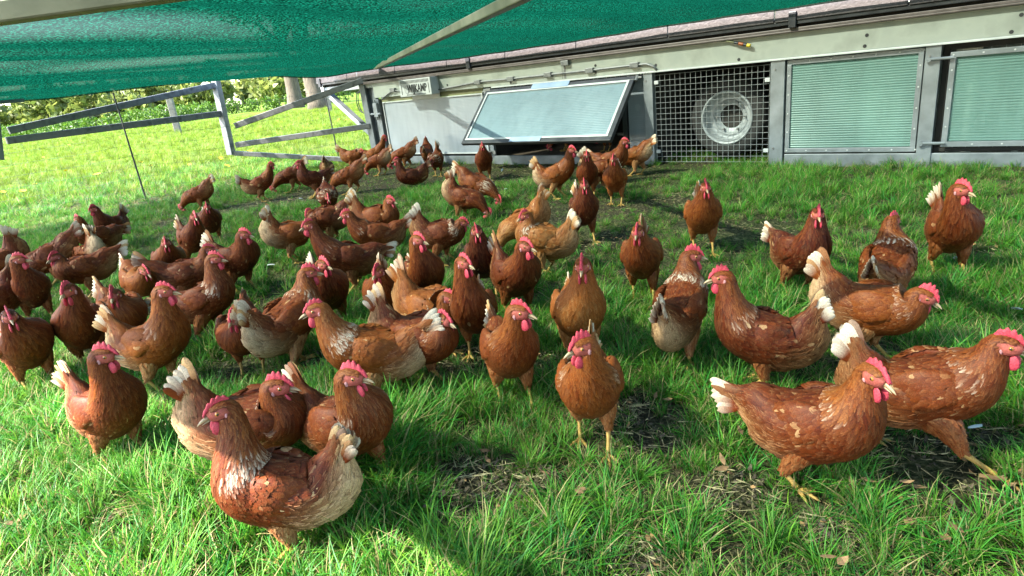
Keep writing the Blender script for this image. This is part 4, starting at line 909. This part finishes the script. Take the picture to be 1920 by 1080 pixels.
        # long flight feathers first, coverts over them
        q = {0: 12, 1: 9, 2: 7}[lod]; tq_ = np.linspace(13, 15, q) + R.normal(0, .3, q); thq = sgn * (math.pi / 2 + np.linspace(1.2, -1.15, q))
        if sgn < 0: pass
        a_ = feathers(WL, tq_, thq, np.linspace(.125, .098, q) * R.normal(1, .03, q), np.full(q, .022) * kx, np.full(q, .006), np.zeros(q), cwing, R, 4, base=.001); P_.append(a_[0]); F_.append(a_[1] + n_); C_.append(a_[2]); n_ += len(a_[0])
        a_ = feathers(WL, tw_, thw, lw, ww, lw * .16, R.normal(0, .1, nw), cwing, R, rows, base=.003); P_.append(a_[0]); F_.append(a_[1] + n_); C_.append(a_[2]); n_ += len(a_[0])
        wv.append((np.concatenate(P_), np.concatenate(F_), T_, np.concatenate(C_), 'plumage', np.concatenate([WL.at(ts, hs_)[1]] + [q[1] for q in NRM])))
    out['wing'] = wv
    # ---- tail fan
    P_, F_, C_ = [], [], []; n_ = 0; base_ = C2[5]; td = -(L.T[:6].mean(0)); sdv = np.array([0, 1.0, 0]); upv = np.cross(sdv, td); upv = upv if upv[2] > 0 or td[2] > .8 else -upv
    upv = np.cross(td, sdv); 
    if upv @ np.array([1.0, 0, .3]) < 0: upv = -upv
    nt_ = 7 if lod < 2 else 5
    for sgn in (1, -1):
        for i in range(nt_):
            f = i / (nt_ - 1); an = math.radians(5 - 24 * f + R.normal(0, 2)) * pose.get('fan', 1.0)
            dr = td * math.cos(an) + upv * math.sin(an); outw = sgn * (.03 + .09 * f); d2 = dr + sdv * outw; d2 /= np.linalg.norm(d2)
            ln = (.092 - .036 * f) * R.normal(1, .04); wdt = .027 - .006 * f
            nrm = np.cross(d2, np.cross(sdv * sgn, d2)); nrm /= np.linalg.norm(nrm); wdir = np.cross(d2, nrm)
            V = np.array([0, .3, .6, .85, .97, 1.03]); W_ = np.array([.35, .8, 1.0, .95, .6, .12]); rt = base_ + sdv * sgn * (.003 + .008 * f) + upv * (.010 - .036 * f)
            g = np.zeros((6, 3, 3)); cc = np.zeros((6, 3, 3)); wh = np.clip(tw + R.normal(0, .22), 0, 1); bcol = tone(np.array([hue + .1 + R.normal(0, .3)]))[0]; tipc = WHITE * (1 - .35 * R.random() * (1 - wh)) if R.random() < .75 else CREAM
            for r_ in range(6):
                for c_, uu in enumerate((-1, 0, 1)):
                    g[r_, c_] = rt + d2 * ln * V[r_] + wdir * uu * wdt * .5 * W_[r_] + nrm * (.004 * (1 - uu * uu) - .02 * V[r_] ** 2 * (.5 - f) * .6 + .004 * i / nt_)
                    mixf = float(np.clip(wh * smooth(.30, .85, V[r_] + .10 * (1 - f)) * (1 if uu == 0 else .9), 0, 1)); cc[r_, c_] = bcol * (1 - mixf) + tipc * mixf
            P_.append(g.reshape(-1, 3)); C_.append(cc.reshape(-1, 3)); F_.append(np.array([[r * 3 + c, r * 3 + c + 1, r * 3 + c + 4, r * 3 + c + 3] for r in range(5) for c in (0, 1)]) + n_); n_ += 18
    out['tail'] = (np.concatenate(P_), np.concatenate(F_), None, np.concatenate(C_), 'plumage')
    # ---- comb, wattles, ear lobes, bill, eyes (all in the head's own axes)
    def hl(P): P = np.asarray(P, float) * 1.17; return occ + P[..., :1] * hd + P[..., 1:2] * hs + P[..., 2:] * hu
    k = 22 if lod < 2 else 12; u = np.linspace(0, 1, k); ch = look.get('comb', 1.0)
    xx = .046 - .050 * u; zb = np.interp(u, [0, .2, .5, .8, 1], [.004, .013, .019, .020, .016]); ser = (np.abs(np.sin(u * math.pi * 5 + .25)) ** .8)
    env = np.interp(u, [0, .12, .4, .65, .9, 1], [.003, .009, .017, .018, .012, .004]) * ch * (.8 + .4 * R.random()); zt = zb + env * (.55 + .5 * ser) + .001
    lean = look.get('lean', R.normal(0, .12)); g = []
    rowsz = [(-.08, .0048), (.35, .0034), (.75, .0024), (1.0, .0008)]
    for sg in (1, -1):
        for fz_, hw in (rowsz if sg > 0 else rowsz[::-1]): g.append(np.stack([xx - .006 * fz_ * u, sg * hw + lean * (zt - zb) * fz_, zb + (zt - zb) * fz_], 1))
    g = np.stack(g); nr = 8; v = hl(g.reshape(-1, 3)); F = np.array([[r * k + i, r * k + i + 1, (r + 1) % nr * k + i + 1, (r + 1) % nr * k + i] for r in range(nr) for i in range(k - 1)])
    out['comb'] = (v, F, None, REDC * (1 + R.normal(0, .1, (len(v), 1))) * [1, 1.2, 1.3], 'skin')
    def blob(c, rad, k=8, kz=6, col=REDC, taper=0.0):
        th = np.arange(k) * 2 * math.pi / k; ph = np.linspace(.02, math.pi - .02, kz); g = []
        for p in ph:
            for t_ in th: s_ = math.sin(p) * (1 - taper * math.cos(p)); g.append([c[0] + rad[0] * s_ * math.cos(t_), c[1] + rad[1] * s_ * math.sin(t_), c[2] + rad[2] * math.cos(p)])
        F = np.array([[a * k + b, (a + 1) * k + b, (a + 1) * k + (b + 1) % k, a * k + (b + 1) % k] for a in range(kz - 1) for b in range(k)])
        return hl(np.array(g)), F, None, np.asarray(col) * (1 + R.normal(0, .08, (k * kz, 1))), 'skin'
    ws = look.get('wattle', 1.0)
    out['wattle'] = [blob((.030, sg * .0080, -.017 - .009 * ws), (.0115 * ws, .0034, .0150 * ws), col=REDC * [1, 1.3, 1.4], taper=.25) for sg in (1, -1)]
    out['ear_lobe'] = [blob((.007, sg * .0175, -.007), (.0045, .0025, .0085), col=SKINC * [1.0, 1.6, 1.7]) for sg in (1, -1)]
    out['eye'] = []
    if lod < 2:
        for sg in (1, -1):
            kk, kz = 10, 7; g, c_ = [], []
            for p in np.linspace(.01, 2.2, kz):
                for j in range(kk):
                    a_ = 2 * math.pi * j / kk; rr = .0046; g.append([.0215 + rr * math.sin(p) * math.cos(a_), sg * (.0138 + rr * math.cos(p)), .0045 + rr * math.sin(p) * math.sin(a_)]); c_.append([.008, .006, .005] if p < .5 else ([.50, .20, .03] if p < 1.15 else list(SKINC * .7)))
            F = np.array([[a * kk + b, (a + 1) * kk + b, (a + 1) * kk + (b + 1) % kk, a * kk + (b + 1) % kk] for a in range(kz - 1) for b in range(kk)]); F = np.concatenate([F, np.array([[0, 3, 5, 7]])])
            out['eye'].append((hl(np.array(g)), F, None, np.array(c_), 'eye'))
    kb = 8; tb = np.linspace(0, 1, 7); bc = np.stack([.036 + .025 * tb, 0 * tb, -.0015 - .0075 * tb ** 2], 1); bc = hl(bc); r_ = np.interp(tb, [0, .4, .8, 1], [.0078, .0056, .0026, .0005])
    BL = Loft(bc, np.repeat(hs[None], 7, 0), r_ * .82, r_, r_ * .75); v, F, T3, ts, _ = BL.skin(kb, 1)
    bc2 = np.stack([.036 + .017 * tb, 0 * tb, -.0065 - .0045 * tb], 1); r2 = r_ * .62; BL2 = Loft(hl(bc2), np.repeat(hs[None], 7, 0), r2 * .85, r2 * .6, r2 * .6); v2, F2, T32, ts2, _ = BL2.skin(kb, 1)
    cc = mixc(np.repeat((HORN * [.62, .5, .42])[None], len(ts), 0), HORN * 1.1, np.clip(ts / 4, 0, 1)); cc2 = np.repeat((HORN * .85)[None], len(ts2), 0)
    out['beak'] = (np.concatenate([v, v2]), np.concatenate([F, F2 + len(v)]), np.concatenate([T3, T32 + len(v)]), np.concatenate([cc, cc2]), 'horn')
    return out
def put_part(name, part, parent):
    v, F, T3, c, mat = part[:5]
    me = bpy.data.meshes.new(name); nq = len(F); n3 = 0 if T3 is None else len(T3)
    me.vertices.add(len(v)); me.vertices.foreach_set('co', np.asarray(v, np.float32).ravel())
    li = np.asarray(F, np.int32).ravel(); ls = np.arange(nq) * 4
    if n3: li = np.r_[li, np.asarray(T3, np.int32).ravel()]; ls = np.r_[ls, nq * 4 + np.arange(n3) * 3]
    me.loops.add(len(li)); me.loops.foreach_set('vertex_index', li.astype(np.int32))
    me.polygons.add(nq + n3); me.polygons.foreach_set('loop_start', ls.astype(np.int32))
    me.update(calc_edges=True); me.polygons.foreach_set('use_smooth', np.ones(nq + n3, bool))
    ca = me.color_attributes.new('Col', 'FLOAT_COLOR', 'POINT'); c4 = np.ones((len(v), 4), np.float32); c = np.asarray(c)
    if mat == 'plumage': pl_ = smooth(.16, .45, c[:, 1])[:, None]; c = c * (np.array([.54, .44, .36]) * (1 - pl_) + np.array([.74, .70, .64]) * pl_)
    else: c = c * .75
    c4[:, :3] = np.clip(c, 0.002, .9); ca.data.foreach_set('color', c4.ravel())
    if len(part) > 5:                                       # soft plumage: shade the vanes largely with the bird's own surface
        vn = np.empty(len(v) * 3, np.float32); me.vertices.foreach_get('normal', vn); vn = vn.reshape(-1, 3); Nb = part[5]
        sgn_ = np.where((vn * Nb).sum(1) < 0, -1.0, 1.0)[:, None]; nn = .45 * Nb + .55 * vn * sgn_; nn = nn * sgn_; nn /= np.linalg.norm(nn, axis=1)[:, None] + 1e-9
        me.normals_split_custom_set_from_vertices([tuple(map(float, q)) for q in nn])
    me.materials.append(M[mat]); o = bpy.data.objects.new(name, me); COL.objects.link(o); o.parent = parent; return o
def place_hen(G, ang, scale, pose, look, lod, seed, label, group='brown laying hens'):
    root = empty('hen', G, ang); root.scale = (scale,) * 3
    tag(root, label, 'hen', group)
    parts = make_hen(pose, look, lod, seed)
    for nm, p in parts.items():
        for q in (p if isinstance(p, list) else [p]): put_part(nm, q, root)
    return root

# ------------------------------------------------------------------ the flock
# body centre px, head px (None: low and out of sight), body turn, head turn (0 towards the camera, 90 to the right), tail px, look, scale, label
FLOCK = [
 ((512, 905), (408, 770), -108, -82, (600, 815), dict(hue=1.9, hackle=2.2, fringe=1.0, fluff=.75, tailw=.75), .93, dict(drop=.046, girth=1.06), 'hen with white neck fringe and cream rump, half in sun, red wattles'),
 ((205, 760), (197, 660), 26, 62, (130, 665), dict(hue=1.9, fringe=.15, fluff=.55, tailw=.95), 1.0, {}, 'hen with sunlit orange flank and pale tail, standing at edge of net shadow'),
 ((655, 785), (662, 705), 42, 62, (560, 690), dict(hue=2.1, fringe=.9, fluff=.4, tailw=.8), 1.0, dict(stride=.09), 'striding hen with white neck streaks just behind the white fringed hen'),
 ((478, 795), (525, 737), 66, 66, (397, 695), dict(hue=2.0, hackle=2.4, fringe=.2, fluff=.7, tailw=.7), 1.0, {}, 'hen with upright pink comb wedged behind the white fringed hen'),
 ((690, 660), (588, 585), -96, -86, (802, 612), dict(hue=2.7, hackle=3.4, fringe=1.0, fluff=.85, tailw=.8), 1.0, dict(stride=.04), 'golden hen in profile with white hackle streaks and white tail tips'),
 ((1105, 712), (1085, 640), -4, -62, (1100, 592), dict(hue=2.5, hackle=3.1, fringe=.35, fluff=.6, tailw=.9), 1.0, dict(stride=.04), 'tall russet hen walking out alone with head turned and pale shank'),
 ((1535, 775), (1645, 708), 68, 42, (1395, 705), dict(hue=1.9, hackle=3.0, fringe=.28, fluff=.35, tailw=.9, mott=.012), .98, dict(drop=.055, girth=1.08), 'broad hen with golden hackle and white tail beside the striding mottled hen'),
 ((1748, 728), (1888, 660), 94, 82, (1607, 618), dict(hue=2.0, hackle=2.2, fringe=.3, fluff=.3, tailw=1.0, mott=.05), .96, dict(stride=-.13), 'mottled hen in full stride with white fanned tail'),
 ((1640, 572), (1738, 557), 82, 78, (1535, 488), dict(hue=2.4, hackle=2.7, fringe=.3, fluff=.75, tailw=.7), 1.0, {}, 'light brown hen stretching her neck low behind the hen with white wing patches'),
 ((1425, 610), (1345, 508), -82, -76, (1532, 532), dict(hue=1.7, hackle=2.4, fringe=.35, fluff=.35, tailw=1.0, mott=.012), .97, dict(drop=.05, girth=1.08), 'chestnut hen in profile with white wing patches and white tail'),
 ((1275, 575), (1303, 480), 164, 100, (1270, 560), dict(hue=2.1, hackle=2.0, fringe=.9, fluff=.7, tailw=.8), 1.0, {}, 'hen seen from behind, beak to beak with the chestnut hen'),
 ((1085, 585), (1092, 508), 6, -8, (1050, 520), dict(hue=2.9, hackle=2.9, breast=4.2, fringe=.2, fluff=.7, tailw=1.0), 1.0, {}, 'buff breasted hen facing out behind the tall russet hen'),
 ((955, 652), (980, 585), 12, 60, (944, 562), dict(hue=2.2, hackle=3.0, fringe=.2, fluff=.5, tailw=.9), 1.0, {}, 'orange necked hen with bright comb beside the tall slender hen'),
 ((888, 575), (873, 484), -8, 38, (909, 512), dict(hue=2.1, hackle=2.6, fringe=.2, fluff=.5, tailw=.9), 1.0, {}, 'tall slender hen with long neck craned upright in the crowd'),
 ((785, 630), (834, 600), 56, 36, (717, 550), dict(hue=2.0, fringe=.2, fluff=.6, tailw=.8), 1.0, {}, 'dark breasted hen directly behind the golden profile hen\'s tail'),
 ((808, 578), (843, 563), 44, 60, (822, 530), dict(hue=2.9, hackle=3.0, fringe=.5, fluff=.5, tailw=.6), .97, {}, 'orange backed hen squeezed between the dark breasted and tall slender hens'),
 ((795, 510), (783, 446), 14, 48, (757, 478), dict(hue=2.0, hackle=3.0, fringe=.1, fluff=.4, tailw=.9), 1.0, {}, 'amber necked hen standing behind the orange backed hen'),
 ((718, 548), (706, 508), -4, -30, (702, 465), dict(hue=2.2, hackle=2.4, fringe=.1, fluff=.5, tailw=.8), 1.0, {}, 'hen with crimson face and raised white tipped tail amid the crowd'),
 ((615, 540), (606, 498), 14, 36, (572, 466), dict(hue=1.6, hackle=2.4, fringe=.1, fluff=.4, tailw=.9), .97, {}, 'dark hen with narrow pink comb between two profile hens'),
 ((545, 598), (582, 516), 124, 84, (505, 570), dict(hue=2.2, hackle=2.6, fringe=.6, fluff=.85, tailw=.9), 1.0, {}, 'hen turned away showing a pale grey rump and white tail plumes'),
 ((650, 480), (574, 421), -82, -70, (715, 465), dict(hue=1.8, hackle=2.0, fringe=.25, fluff=.5, tailw=.8), 1.0, {}, 'dark backed hen in profile with large red comb and wattles'),
 ((700, 435), (645, 400), -86, -86, (757, 412), dict(hue=2.2, hackle=2.1, fringe=.3, fluff=.5, tailw=.7), 1.0, {}, 'profile hen standing just behind the dark backed hen'),
 ((612, 408), (583, 402), -94, -62, (657, 370), dict(hue=1.9, fringe=.2, fluff=.7, tailw=.8), 1.0, {}, 'hen with low head and buff white tail behind the two profile hens'),
 ((708, 410), (731, 386), 70, 52, (672, 394), dict(hue=2.3, hackle=3.0, fringe=.1, fluff=.4, tailw=1.0), 1.0, {}, 'orange necked hen facing the coop behind the two profile hens'),
 ((545, 435), (598, 440), 94, 94, (500, 404), dict(hue=2.5, fringe=.2, fluff=1.0, tailw=.9), 1.0, {}, 'hen with white rump and tail whose head is hidden in the crowd'),
 ((828, 430), (870, 412), 78, 78, (794, 388), dict(hue=1.9, hackle=2.3, fringe=.8, fluff=.4, tailw=.9), 1.0, {}, 'hen with pale laced neck leaning forward at the crowd\'s edge'),
 ((905, 480), (892, 432), 2, 4, (866, 425), dict(hue=1.2, hackle=1.4, fringe=0, fluff=.1, tailw=.9), 1.0, {}, 'maroon hen facing out behind the tall slender hen'),
 ((968, 510), (986, 463), 26, 50, (943, 440), dict(hue=1.8, hackle=2.3, fringe=.1, fluff=.3, tailw=.7), 1.0, {}, 'brown hen with upright comb in front of the buff hen'),
 ((1012, 442), (985, 402), -104, -52, (1038, 393), dict(hue=3.4, hackle=3.3, fringe=1.0, fluff=.6, tailw=1.0), 1.0, {}, 'pale buff hen with white neck lace and white pointed tail'),
 ((985, 412), None, -72, -72, (1016, 360), dict(hue=3.2, fringe=.1, fluff=.5, tailw=.6), .97, {}, 'orange hen grazing behind the pale buff hen'),
 ((1095, 392), (1093, 349), 12, 0, (1081, 337), dict(hue=1.6, hackle=1.9, fringe=.1, fluff=.3, tailw=.8), 1.0, {}, 'dark russet hen stepping forward alone below the open flap'),
 ((1045, 325), (1072, 284), 76, 62, (1008, 308), dict(hue=2.7, hackle=2.6, fringe=.2, fluff=1.0, tailw=1.0), 1.0, {}, 'pale hen with white tail and belly standing before the open flap'),
 ((1101, 325), (1098, 288), 6, 0, None, dict(hue=2.0, fringe=.1, fluff=.4, tailw=.6), 1.0, {}, 'dark hen facing out between the pale tailed hen and her neighbours'),
 ((1153, 332), (1152, 293), -8, -10, (1170, 292), dict(hue=2.5, hackle=2.5, fringe=.1, fluff=.4, tailw=.9), 1.0, {}, 'round orange brown hen facing out below the flap\'s right corner'),
 ((1127, 315), (1152, 305), 76, 80, (1108, 290), dict(hue=2.2, fringe=.1, fluff=.7, tailw=1.0), 1.0, {}, 'white tailed hen partly hidden between two hens under the flap'),
 ((1150, 300), (1170, 270), 62, 82, None, dict(hue=2.3, hackle=2.6, fringe=.2, fluff=.5, tailw=.6), 1.0, {}, 'hen in profile behind the round orange brown hen'),
 ((1192, 287), None, -108, -108, (1218, 264), dict(hue=2.8, fringe=.1, fluff=1.0, tailw=.8), 1.0, {}, 'hen with pale rump grazing at the post of the wire mesh bay'),
 ((866, 363), None, 62, 62, (843, 324), dict(hue=2.0, hackle=1.8, fringe=0, fluff=.75, tailw=.6), 1.0, {}, 'large hen head down in the grass with a pale rump'),
 ((890, 342), None, 52, 52, (862, 319), dict(hue=2.3, hackle=2.2, fringe=.9, fluff=.4, tailw=.9), 1.0, {}, 'grazing hen with white lined neck beside the large pale rumped hen'),
 ((907, 300), (905, 273), 0, 0, None, dict(hue=1.9, fringe=.0, fluff=.3, tailw=.4), 1.0, {}, 'slim hen standing alone before the flap\'s lower left corner'),
 ((817, 296), (803, 306), -16, -16, (812, 262), dict(hue=2.2, hackle=2.0, fringe=1.0, fluff=.4, tailw=.9), 1.0, {}, 'hen with ruffled white collar bending her head before the white panel'),
 ((800, 284), (798, 263), 172, 160, None, dict(hue=1.7, fringe=.0, fluff=.3, tailw=.8), .97, {}, 'upright hen with back turned, close against the white panel'),
 ((768, 312), (744, 297), -82, -82, None, dict(hue=1.5, fringe=.0, fluff=.2, tailw=.4), 1.0, dict(drop=.128), 'dark hen crouching on the dusty soil by the white panel'),
 ((757, 288), None, -102, -102, (775, 268), dict(hue=2.3, fringe=.1, fluff=.7, tailw=.5), 1.0, {}, 'buff hen pecking behind the crouching dark hen'),
 ((711, 298), None, -118, -118, (728, 284), dict(hue=2.2, fringe=.1, fluff=.85, tailw=.7), 1.0, {}, 'hen with fluffy pale rump pecking before the steel post'),
 ((703, 288), (727, 254), 70, 80, None, dict(hue=2.7, hackle=3.2, fringe=.0, fluff=.5, tailw=.5), 1.0, {}, 'bright orange sunlit hen at the henhouse corner'),
 ((662, 292), (676, 284), 62, 62, None, dict(hue=2.5, fringe=.0, fluff=.4, tailw=.5), 1.0, {}, 'orange hen with rounded back behind the grazing pair near the post'),
 ((655, 328), None, -104, -104, (690, 309), dict(hue=2.2, fringe=.1, fluff=.5, tailw=.5), 1.0, {}, 'brown hen pecking with raised buff tail on the dusty edge'),
 ((613, 364), (616, 371), 0, 4, (612, 336), dict(hue=1.7, hackle=1.5, fringe=.8, fluff=.3, tailw=.9), 1.0, {}, 'dark hen bowing with a pale ring at her neck'),
 ((612, 312), None, 176, 176, (608, 288), dict(hue=2.0, fringe=.1, fluff=.6, tailw=.7), 1.0, {}, 'hen seen from behind with pointed tail near the low rail'),
 ((583, 335), (566, 309), -70, -80, None, dict(hue=1.5, fringe=.0, fluff=.3, tailw=.5), 1.0, {}, 'dark slim hen with raised neck between two browsing hens'),
 ((546, 326), None, -100, -100, (571, 301), dict(hue=1.9, fringe=.1, fluff=.5, tailw=.9), 1.0, {}, 'browsing hen with pale tail tip behind the profile hen near the low rail'),
 ((488, 342), (511, 306), 86, 86, (448, 336), dict(hue=2.1, fringe=.1, fluff=.7, tailw=.8), 1.0, {}, 'hen in full profile facing the henhouse at the shadow\'s far edge'),
 ((372, 358), None, -112, -112, (400, 323), dict(hue=2.1, fringe=.1, fluff=.4, tailw=.9), 1.0, {}, 'lone hen head down at the shadow edge beyond the black stake'),
 ((1203, 482), (1194, 440), -2, -10, (1208, 400), dict(hue=2.1, hackle=2.7, fringe=.1, fluff=.3, tailw=.3), 1.0, dict(stride=.05), 'hen facing out with upright brown tail on open grass'),
 ((1318, 405), (1324, 358), 6, 10, (1320, 342), dict(hue=2.6, hackle=2.6, fringe=.0, fluff=.5, tailw=.8), 1.0, dict(stride=.05), 'amber hen walking out from the wire mesh bay'),
 ((1503, 472), (1533, 402), 36, 8, (1474, 428), dict(hue=1.5, hackle=1.6, fringe=.0, fluff=.5, tailw=.8), 1.0, {}, 'dark chocolate hen upright beneath the ribbed panel'),
 ((1665, 492), (1676, 407), 168, 150, (1690, 492), dict(hue=2.2, hackle=2.4, fringe=.9, fluff=.5, tailw=.9), 1.0, {}, 'hen with white collar and back turned, looking at the henhouse'),
 ((1788, 432), (1802, 363), 22, 60, (1778, 358), dict(hue=2.0, hackle=2.3, fringe=.05, fluff=.3, tailw=.9), 1.02, {}, 'sturdy upright hen standing alone in front of the hinged ribbed door'),
 ((293, 640), (312, 552), 46, 60, (222, 602), dict(hue=2.7, hackle=3.1, fringe=.2, fluff=.85, tailw=.9), 1.0, {}, 'light brown hen standing tall with cream thighs'),
 ((388, 562), (405, 487), 66, 64, (275, 578), dict(hue=2.0, hackle=2.5, fringe=1.0, fluff=.4, tailw=1.0), 1.0, {}, 'hen with broad white patch at her neck behind the light brown hen'),
 ((452, 612), (435, 590), -10, -28, (457, 542), dict(hue=1.9, hackle=2.0, fringe=.05, fluff=.3, tailw=.4), 1.0, {}, 'plump dark red hen with short neck facing out'),
 ((150, 612), (128, 550), -10, -36, None, dict(hue=1.9, hackle=1.9, fringe=.05, fluff=.4, tailw=.6), 1.03, {}, 'big brown hen with dark face behind the sunlit flank hen'),
 ((48, 645), (18, 602), 12, 2, None, dict(hue=1.9, hackle=1.7, fringe=.0, fluff=.4, tailw=.7), 1.03, {}, 'hen with ragged pink comb and a sunlit breast patch'),
 ((58, 540), (36, 484), 8, 66, (90, 470), dict(hue=1.6, hackle=2.0, fringe=.0, fluff=.3, tailw=.9), 1.03, {}, 'dark hen with coral comb in profile above a smooth dark breast'),
 ((155, 500), (100, 480), -86, -60, (262, 472), dict(hue=2.1, hackle=2.0, fringe=.1, fluff=.6, tailw=1.0), 1.03, {}, 'long profile hen with orange back and white tail'),
 ((228, 588), (210, 558), 14, -18, (174, 526), dict(hue=2.3, hackle=2.4, fringe=.1, fluff=.5, tailw=.8), 1.0, {}, 'hen with pale raised tail tucked behind the light brown hen'),
 ((262, 527), (276, 513), 12, 20, (262, 480), dict(hue=2.5, fringe=.1, fluff=.5, tailw=.8), .97, {}, 'small golden brown hen with low head in the crowd'),
 ((318, 490), (312, 458), 0, -5, (275, 452), dict(hue=1.9, fringe=.1, fluff=.3, tailw=.8), 1.0, {}, 'hen with dark face looking out from behind the white neck patch hen'),
 ((348, 512), (395, 470), 80, 85, None, dict(hue=1.8, fringe=.0, fluff=.3, tailw=.6), 1.0, {}, 'dull brown hen mostly hidden behind the white neck patch hen'),
 ((447, 485), (458, 447), 42, 62, (386, 440), dict(hue=1.8, hackle=2.1, fringe=.05, fluff=.4, tailw=.9), 1.0, {}, 'alert hen with tall comb and cream tail beyond the white neck patch hen'),
 ((360, 445), (366, 408), 16, 10, (331, 402), dict(hue=1.8, fringe=.05, fluff=.3, tailw=.8), 1.0, {}, 'dark hen with pale face standing in front of a dark companion'),
 ((392, 410), (386, 388), 6, -4, (358, 392), dict(hue=1.6, fringe=.05, fluff=.3, tailw=.8), 1.0, {}, 'dark companion hen just beyond the pale faced dark hen'),
 ((207, 418), (172, 389), -40, -62, (206, 384), dict(hue=1.6, hackle=1.6, fringe=.0, fluff=.2, tailw=.9), 1.0, {}, 'chestnut hen with white tail at the outer edge of the shade near the black stake'),
 ((178, 442), (150, 412), -60, 160, (205, 448), dict(hue=2.0, hackle=2.4, fringe=1.0, fluff=.6, tailw=.7), 1.0, {}, 'preening hen with ruffled white shoulder'),
 ((95, 478), None, -98, -98, (142, 432), dict(hue=1.9, fringe=.2, fluff=.4, tailw=.6), 1.03, {}, 'long backed brown hen grazing beside the preening hen'),
 ((165, 470), None, -150, -150, (137, 446), dict(hue=2.3, fringe=.1, fluff=.9, tailw=.9), .97, {}, 'hen with fluffy grey buff rump behind the long profile hen'),
 ((-12, 560), None, -60, -60, (12, 522), dict(hue=1.7, fringe=.0, fluff=.4, tailw=1.0), 1.0, {}, 'hen with rounded white tail at the flock\'s edge beside the ragged combed hen'),
 ((4, 492), None, -70, -70, (14, 452), dict(hue=2.0, fringe=.0, fluff=.5, tailw=.8), 1.0, {}, 'brown hen half hidden behind the dark coral combed hen'),
]
def solve(G, ang, scale, hpx, low):
    f = np.array([math.cos(ang), math.sin(ang), 0]); l = np.array([-f[1], f[0], 0]); p0 = np.array([.14, 0, .35 if not low else .2]); p = p0.copy(); sg = np.array([.045, .03, .06]); sp = 7.0
    def res(p):
        q = proj(G + scale * (f * p[0] + l * p[1] + np.array([0, 0, p[2]]))); return np.r_[(q - hpx) / sp, (p - p0) / sg]
    for _ in range(25):
        r = res(p); J = np.stack([(res(p + np.eye(3)[k] * 1e-4) - r) / 1e-4 for k in range(3)], 1); p = p - np.linalg.lstsq(J, r, rcond=None)[0]
    return np.array([np.clip(p[0], .05, .27), np.clip(p[1], -.07, .07), np.clip(p[2], .06, .435)])
hens = []
for k, (c, hpx, B, Hd, tpx, look, scale, extra, label) in enumerate(FLOCK):
    P = at_z(c[0], c[1], .196 * scale); G = np.array([P[0], P[1], 0.0]); az = math.atan2(G[0], G[1])
    A0 = math.atan2(-math.cos(az), -math.sin(az)); ang = A0 + math.radians(B); pose = dict(extra)
    if hpx is None: pose.update(head=(.205 + .02 * math.sin(k), .0, .06), hpitch=-58, bpitch=20, yaw=10 * math.sin(k * 2.1))
    else:
        low = hpx[1] > c[1] - 26 * (c[1] / 500.0)
        hd_ = solve(G, ang, scale, np.array(hpx, float), low); rel = (Hd - B + 180) % 360 - 180
        pose.update(head=tuple(hd_), yaw=float(np.clip(rel, -95, 95)), hpitch=-6 if hd_[2] > .25 else -22)
        if hd_[2] < .22: pose.setdefault('bpitch', 8)
    if tpx is not None:
        f = np.array([math.cos(ang), math.sin(ang), 0]); bp_ = math.radians(pose.get('bpitch', -15 if pose['head'][2] > .3 else 0)); best = None
        for e in range(18, 80, 3):
            lo_ = np.array([-.108, .262 - .036]) + .165 * np.array([-math.cos(math.radians(e)), math.sin(math.radians(e))]); d_ = lo_ - [-.01, .164]
            lo_ = np.array([d_[0] * math.cos(bp_) + d_[1] * math.sin(bp_), -d_[0] * math.sin(bp_) + d_[1] * math.cos(bp_)]) + [-.01, .164]
            q = proj(G + scale * (f * lo_[0] + np.array([0, 0, lo_[1]]))); er = np.linalg.norm(q - tpx)
            if best is None or er < best[0]: best = (er, e)
        pose['tail'] = best[1]
    else: pose['tail'] = 44
    pose.setdefault('stride', .012 + .03 * abs(math.sin(k * 1.7))); pose.setdefault('fat', 1.0 + .06 * math.sin(k * 2.9))
    d_ = np.linalg.norm(G[:2]); lod = 0 if d_ < 2.1 else (1 if d_ < 4.2 else 2)
    G[2] = float(terrain(G[0], G[1])) + .004
    hens.append(place_hen(G, ang, scale * (1 + .035 * math.sin(k * 4.7)), pose, look, lod, 1000 + k, label))
# hens inside the bay behind the raised flap
for k, (s_, w_, z_, B, pose, look, label) in enumerate([
    (-1.35, -.35, .08, -60, dict(head=(.2, 0, .07), hpitch=-58, bpitch=20, tail=30), dict(hue=2.0, fluff=.4), 'hen scratching in the dark litter behind the raised flap'),
    (-.75, -.28, .08, -30, dict(head=(.2, 0, .16), hpitch=-30, bpitch=10, tail=40), dict(hue=1.8, fluff=.3), 'hen with low red face peering from the litter behind the flap'),
    (-.33, -.46, .262, 60, dict(head=(.12, 0, .34), tail=40), dict(hue=1.5, fluff=.3), 'dark hen perched inside the bay beside the milky partition')]):
    P = fp(s_, z_, w_); az = math.atan2(P[0], P[1]); hens.append(place_hen(P, math.atan2(-math.cos(az), -math.sin(az)) + math.radians(B), 1.0, pose, look, 2, 2000 + k, label))
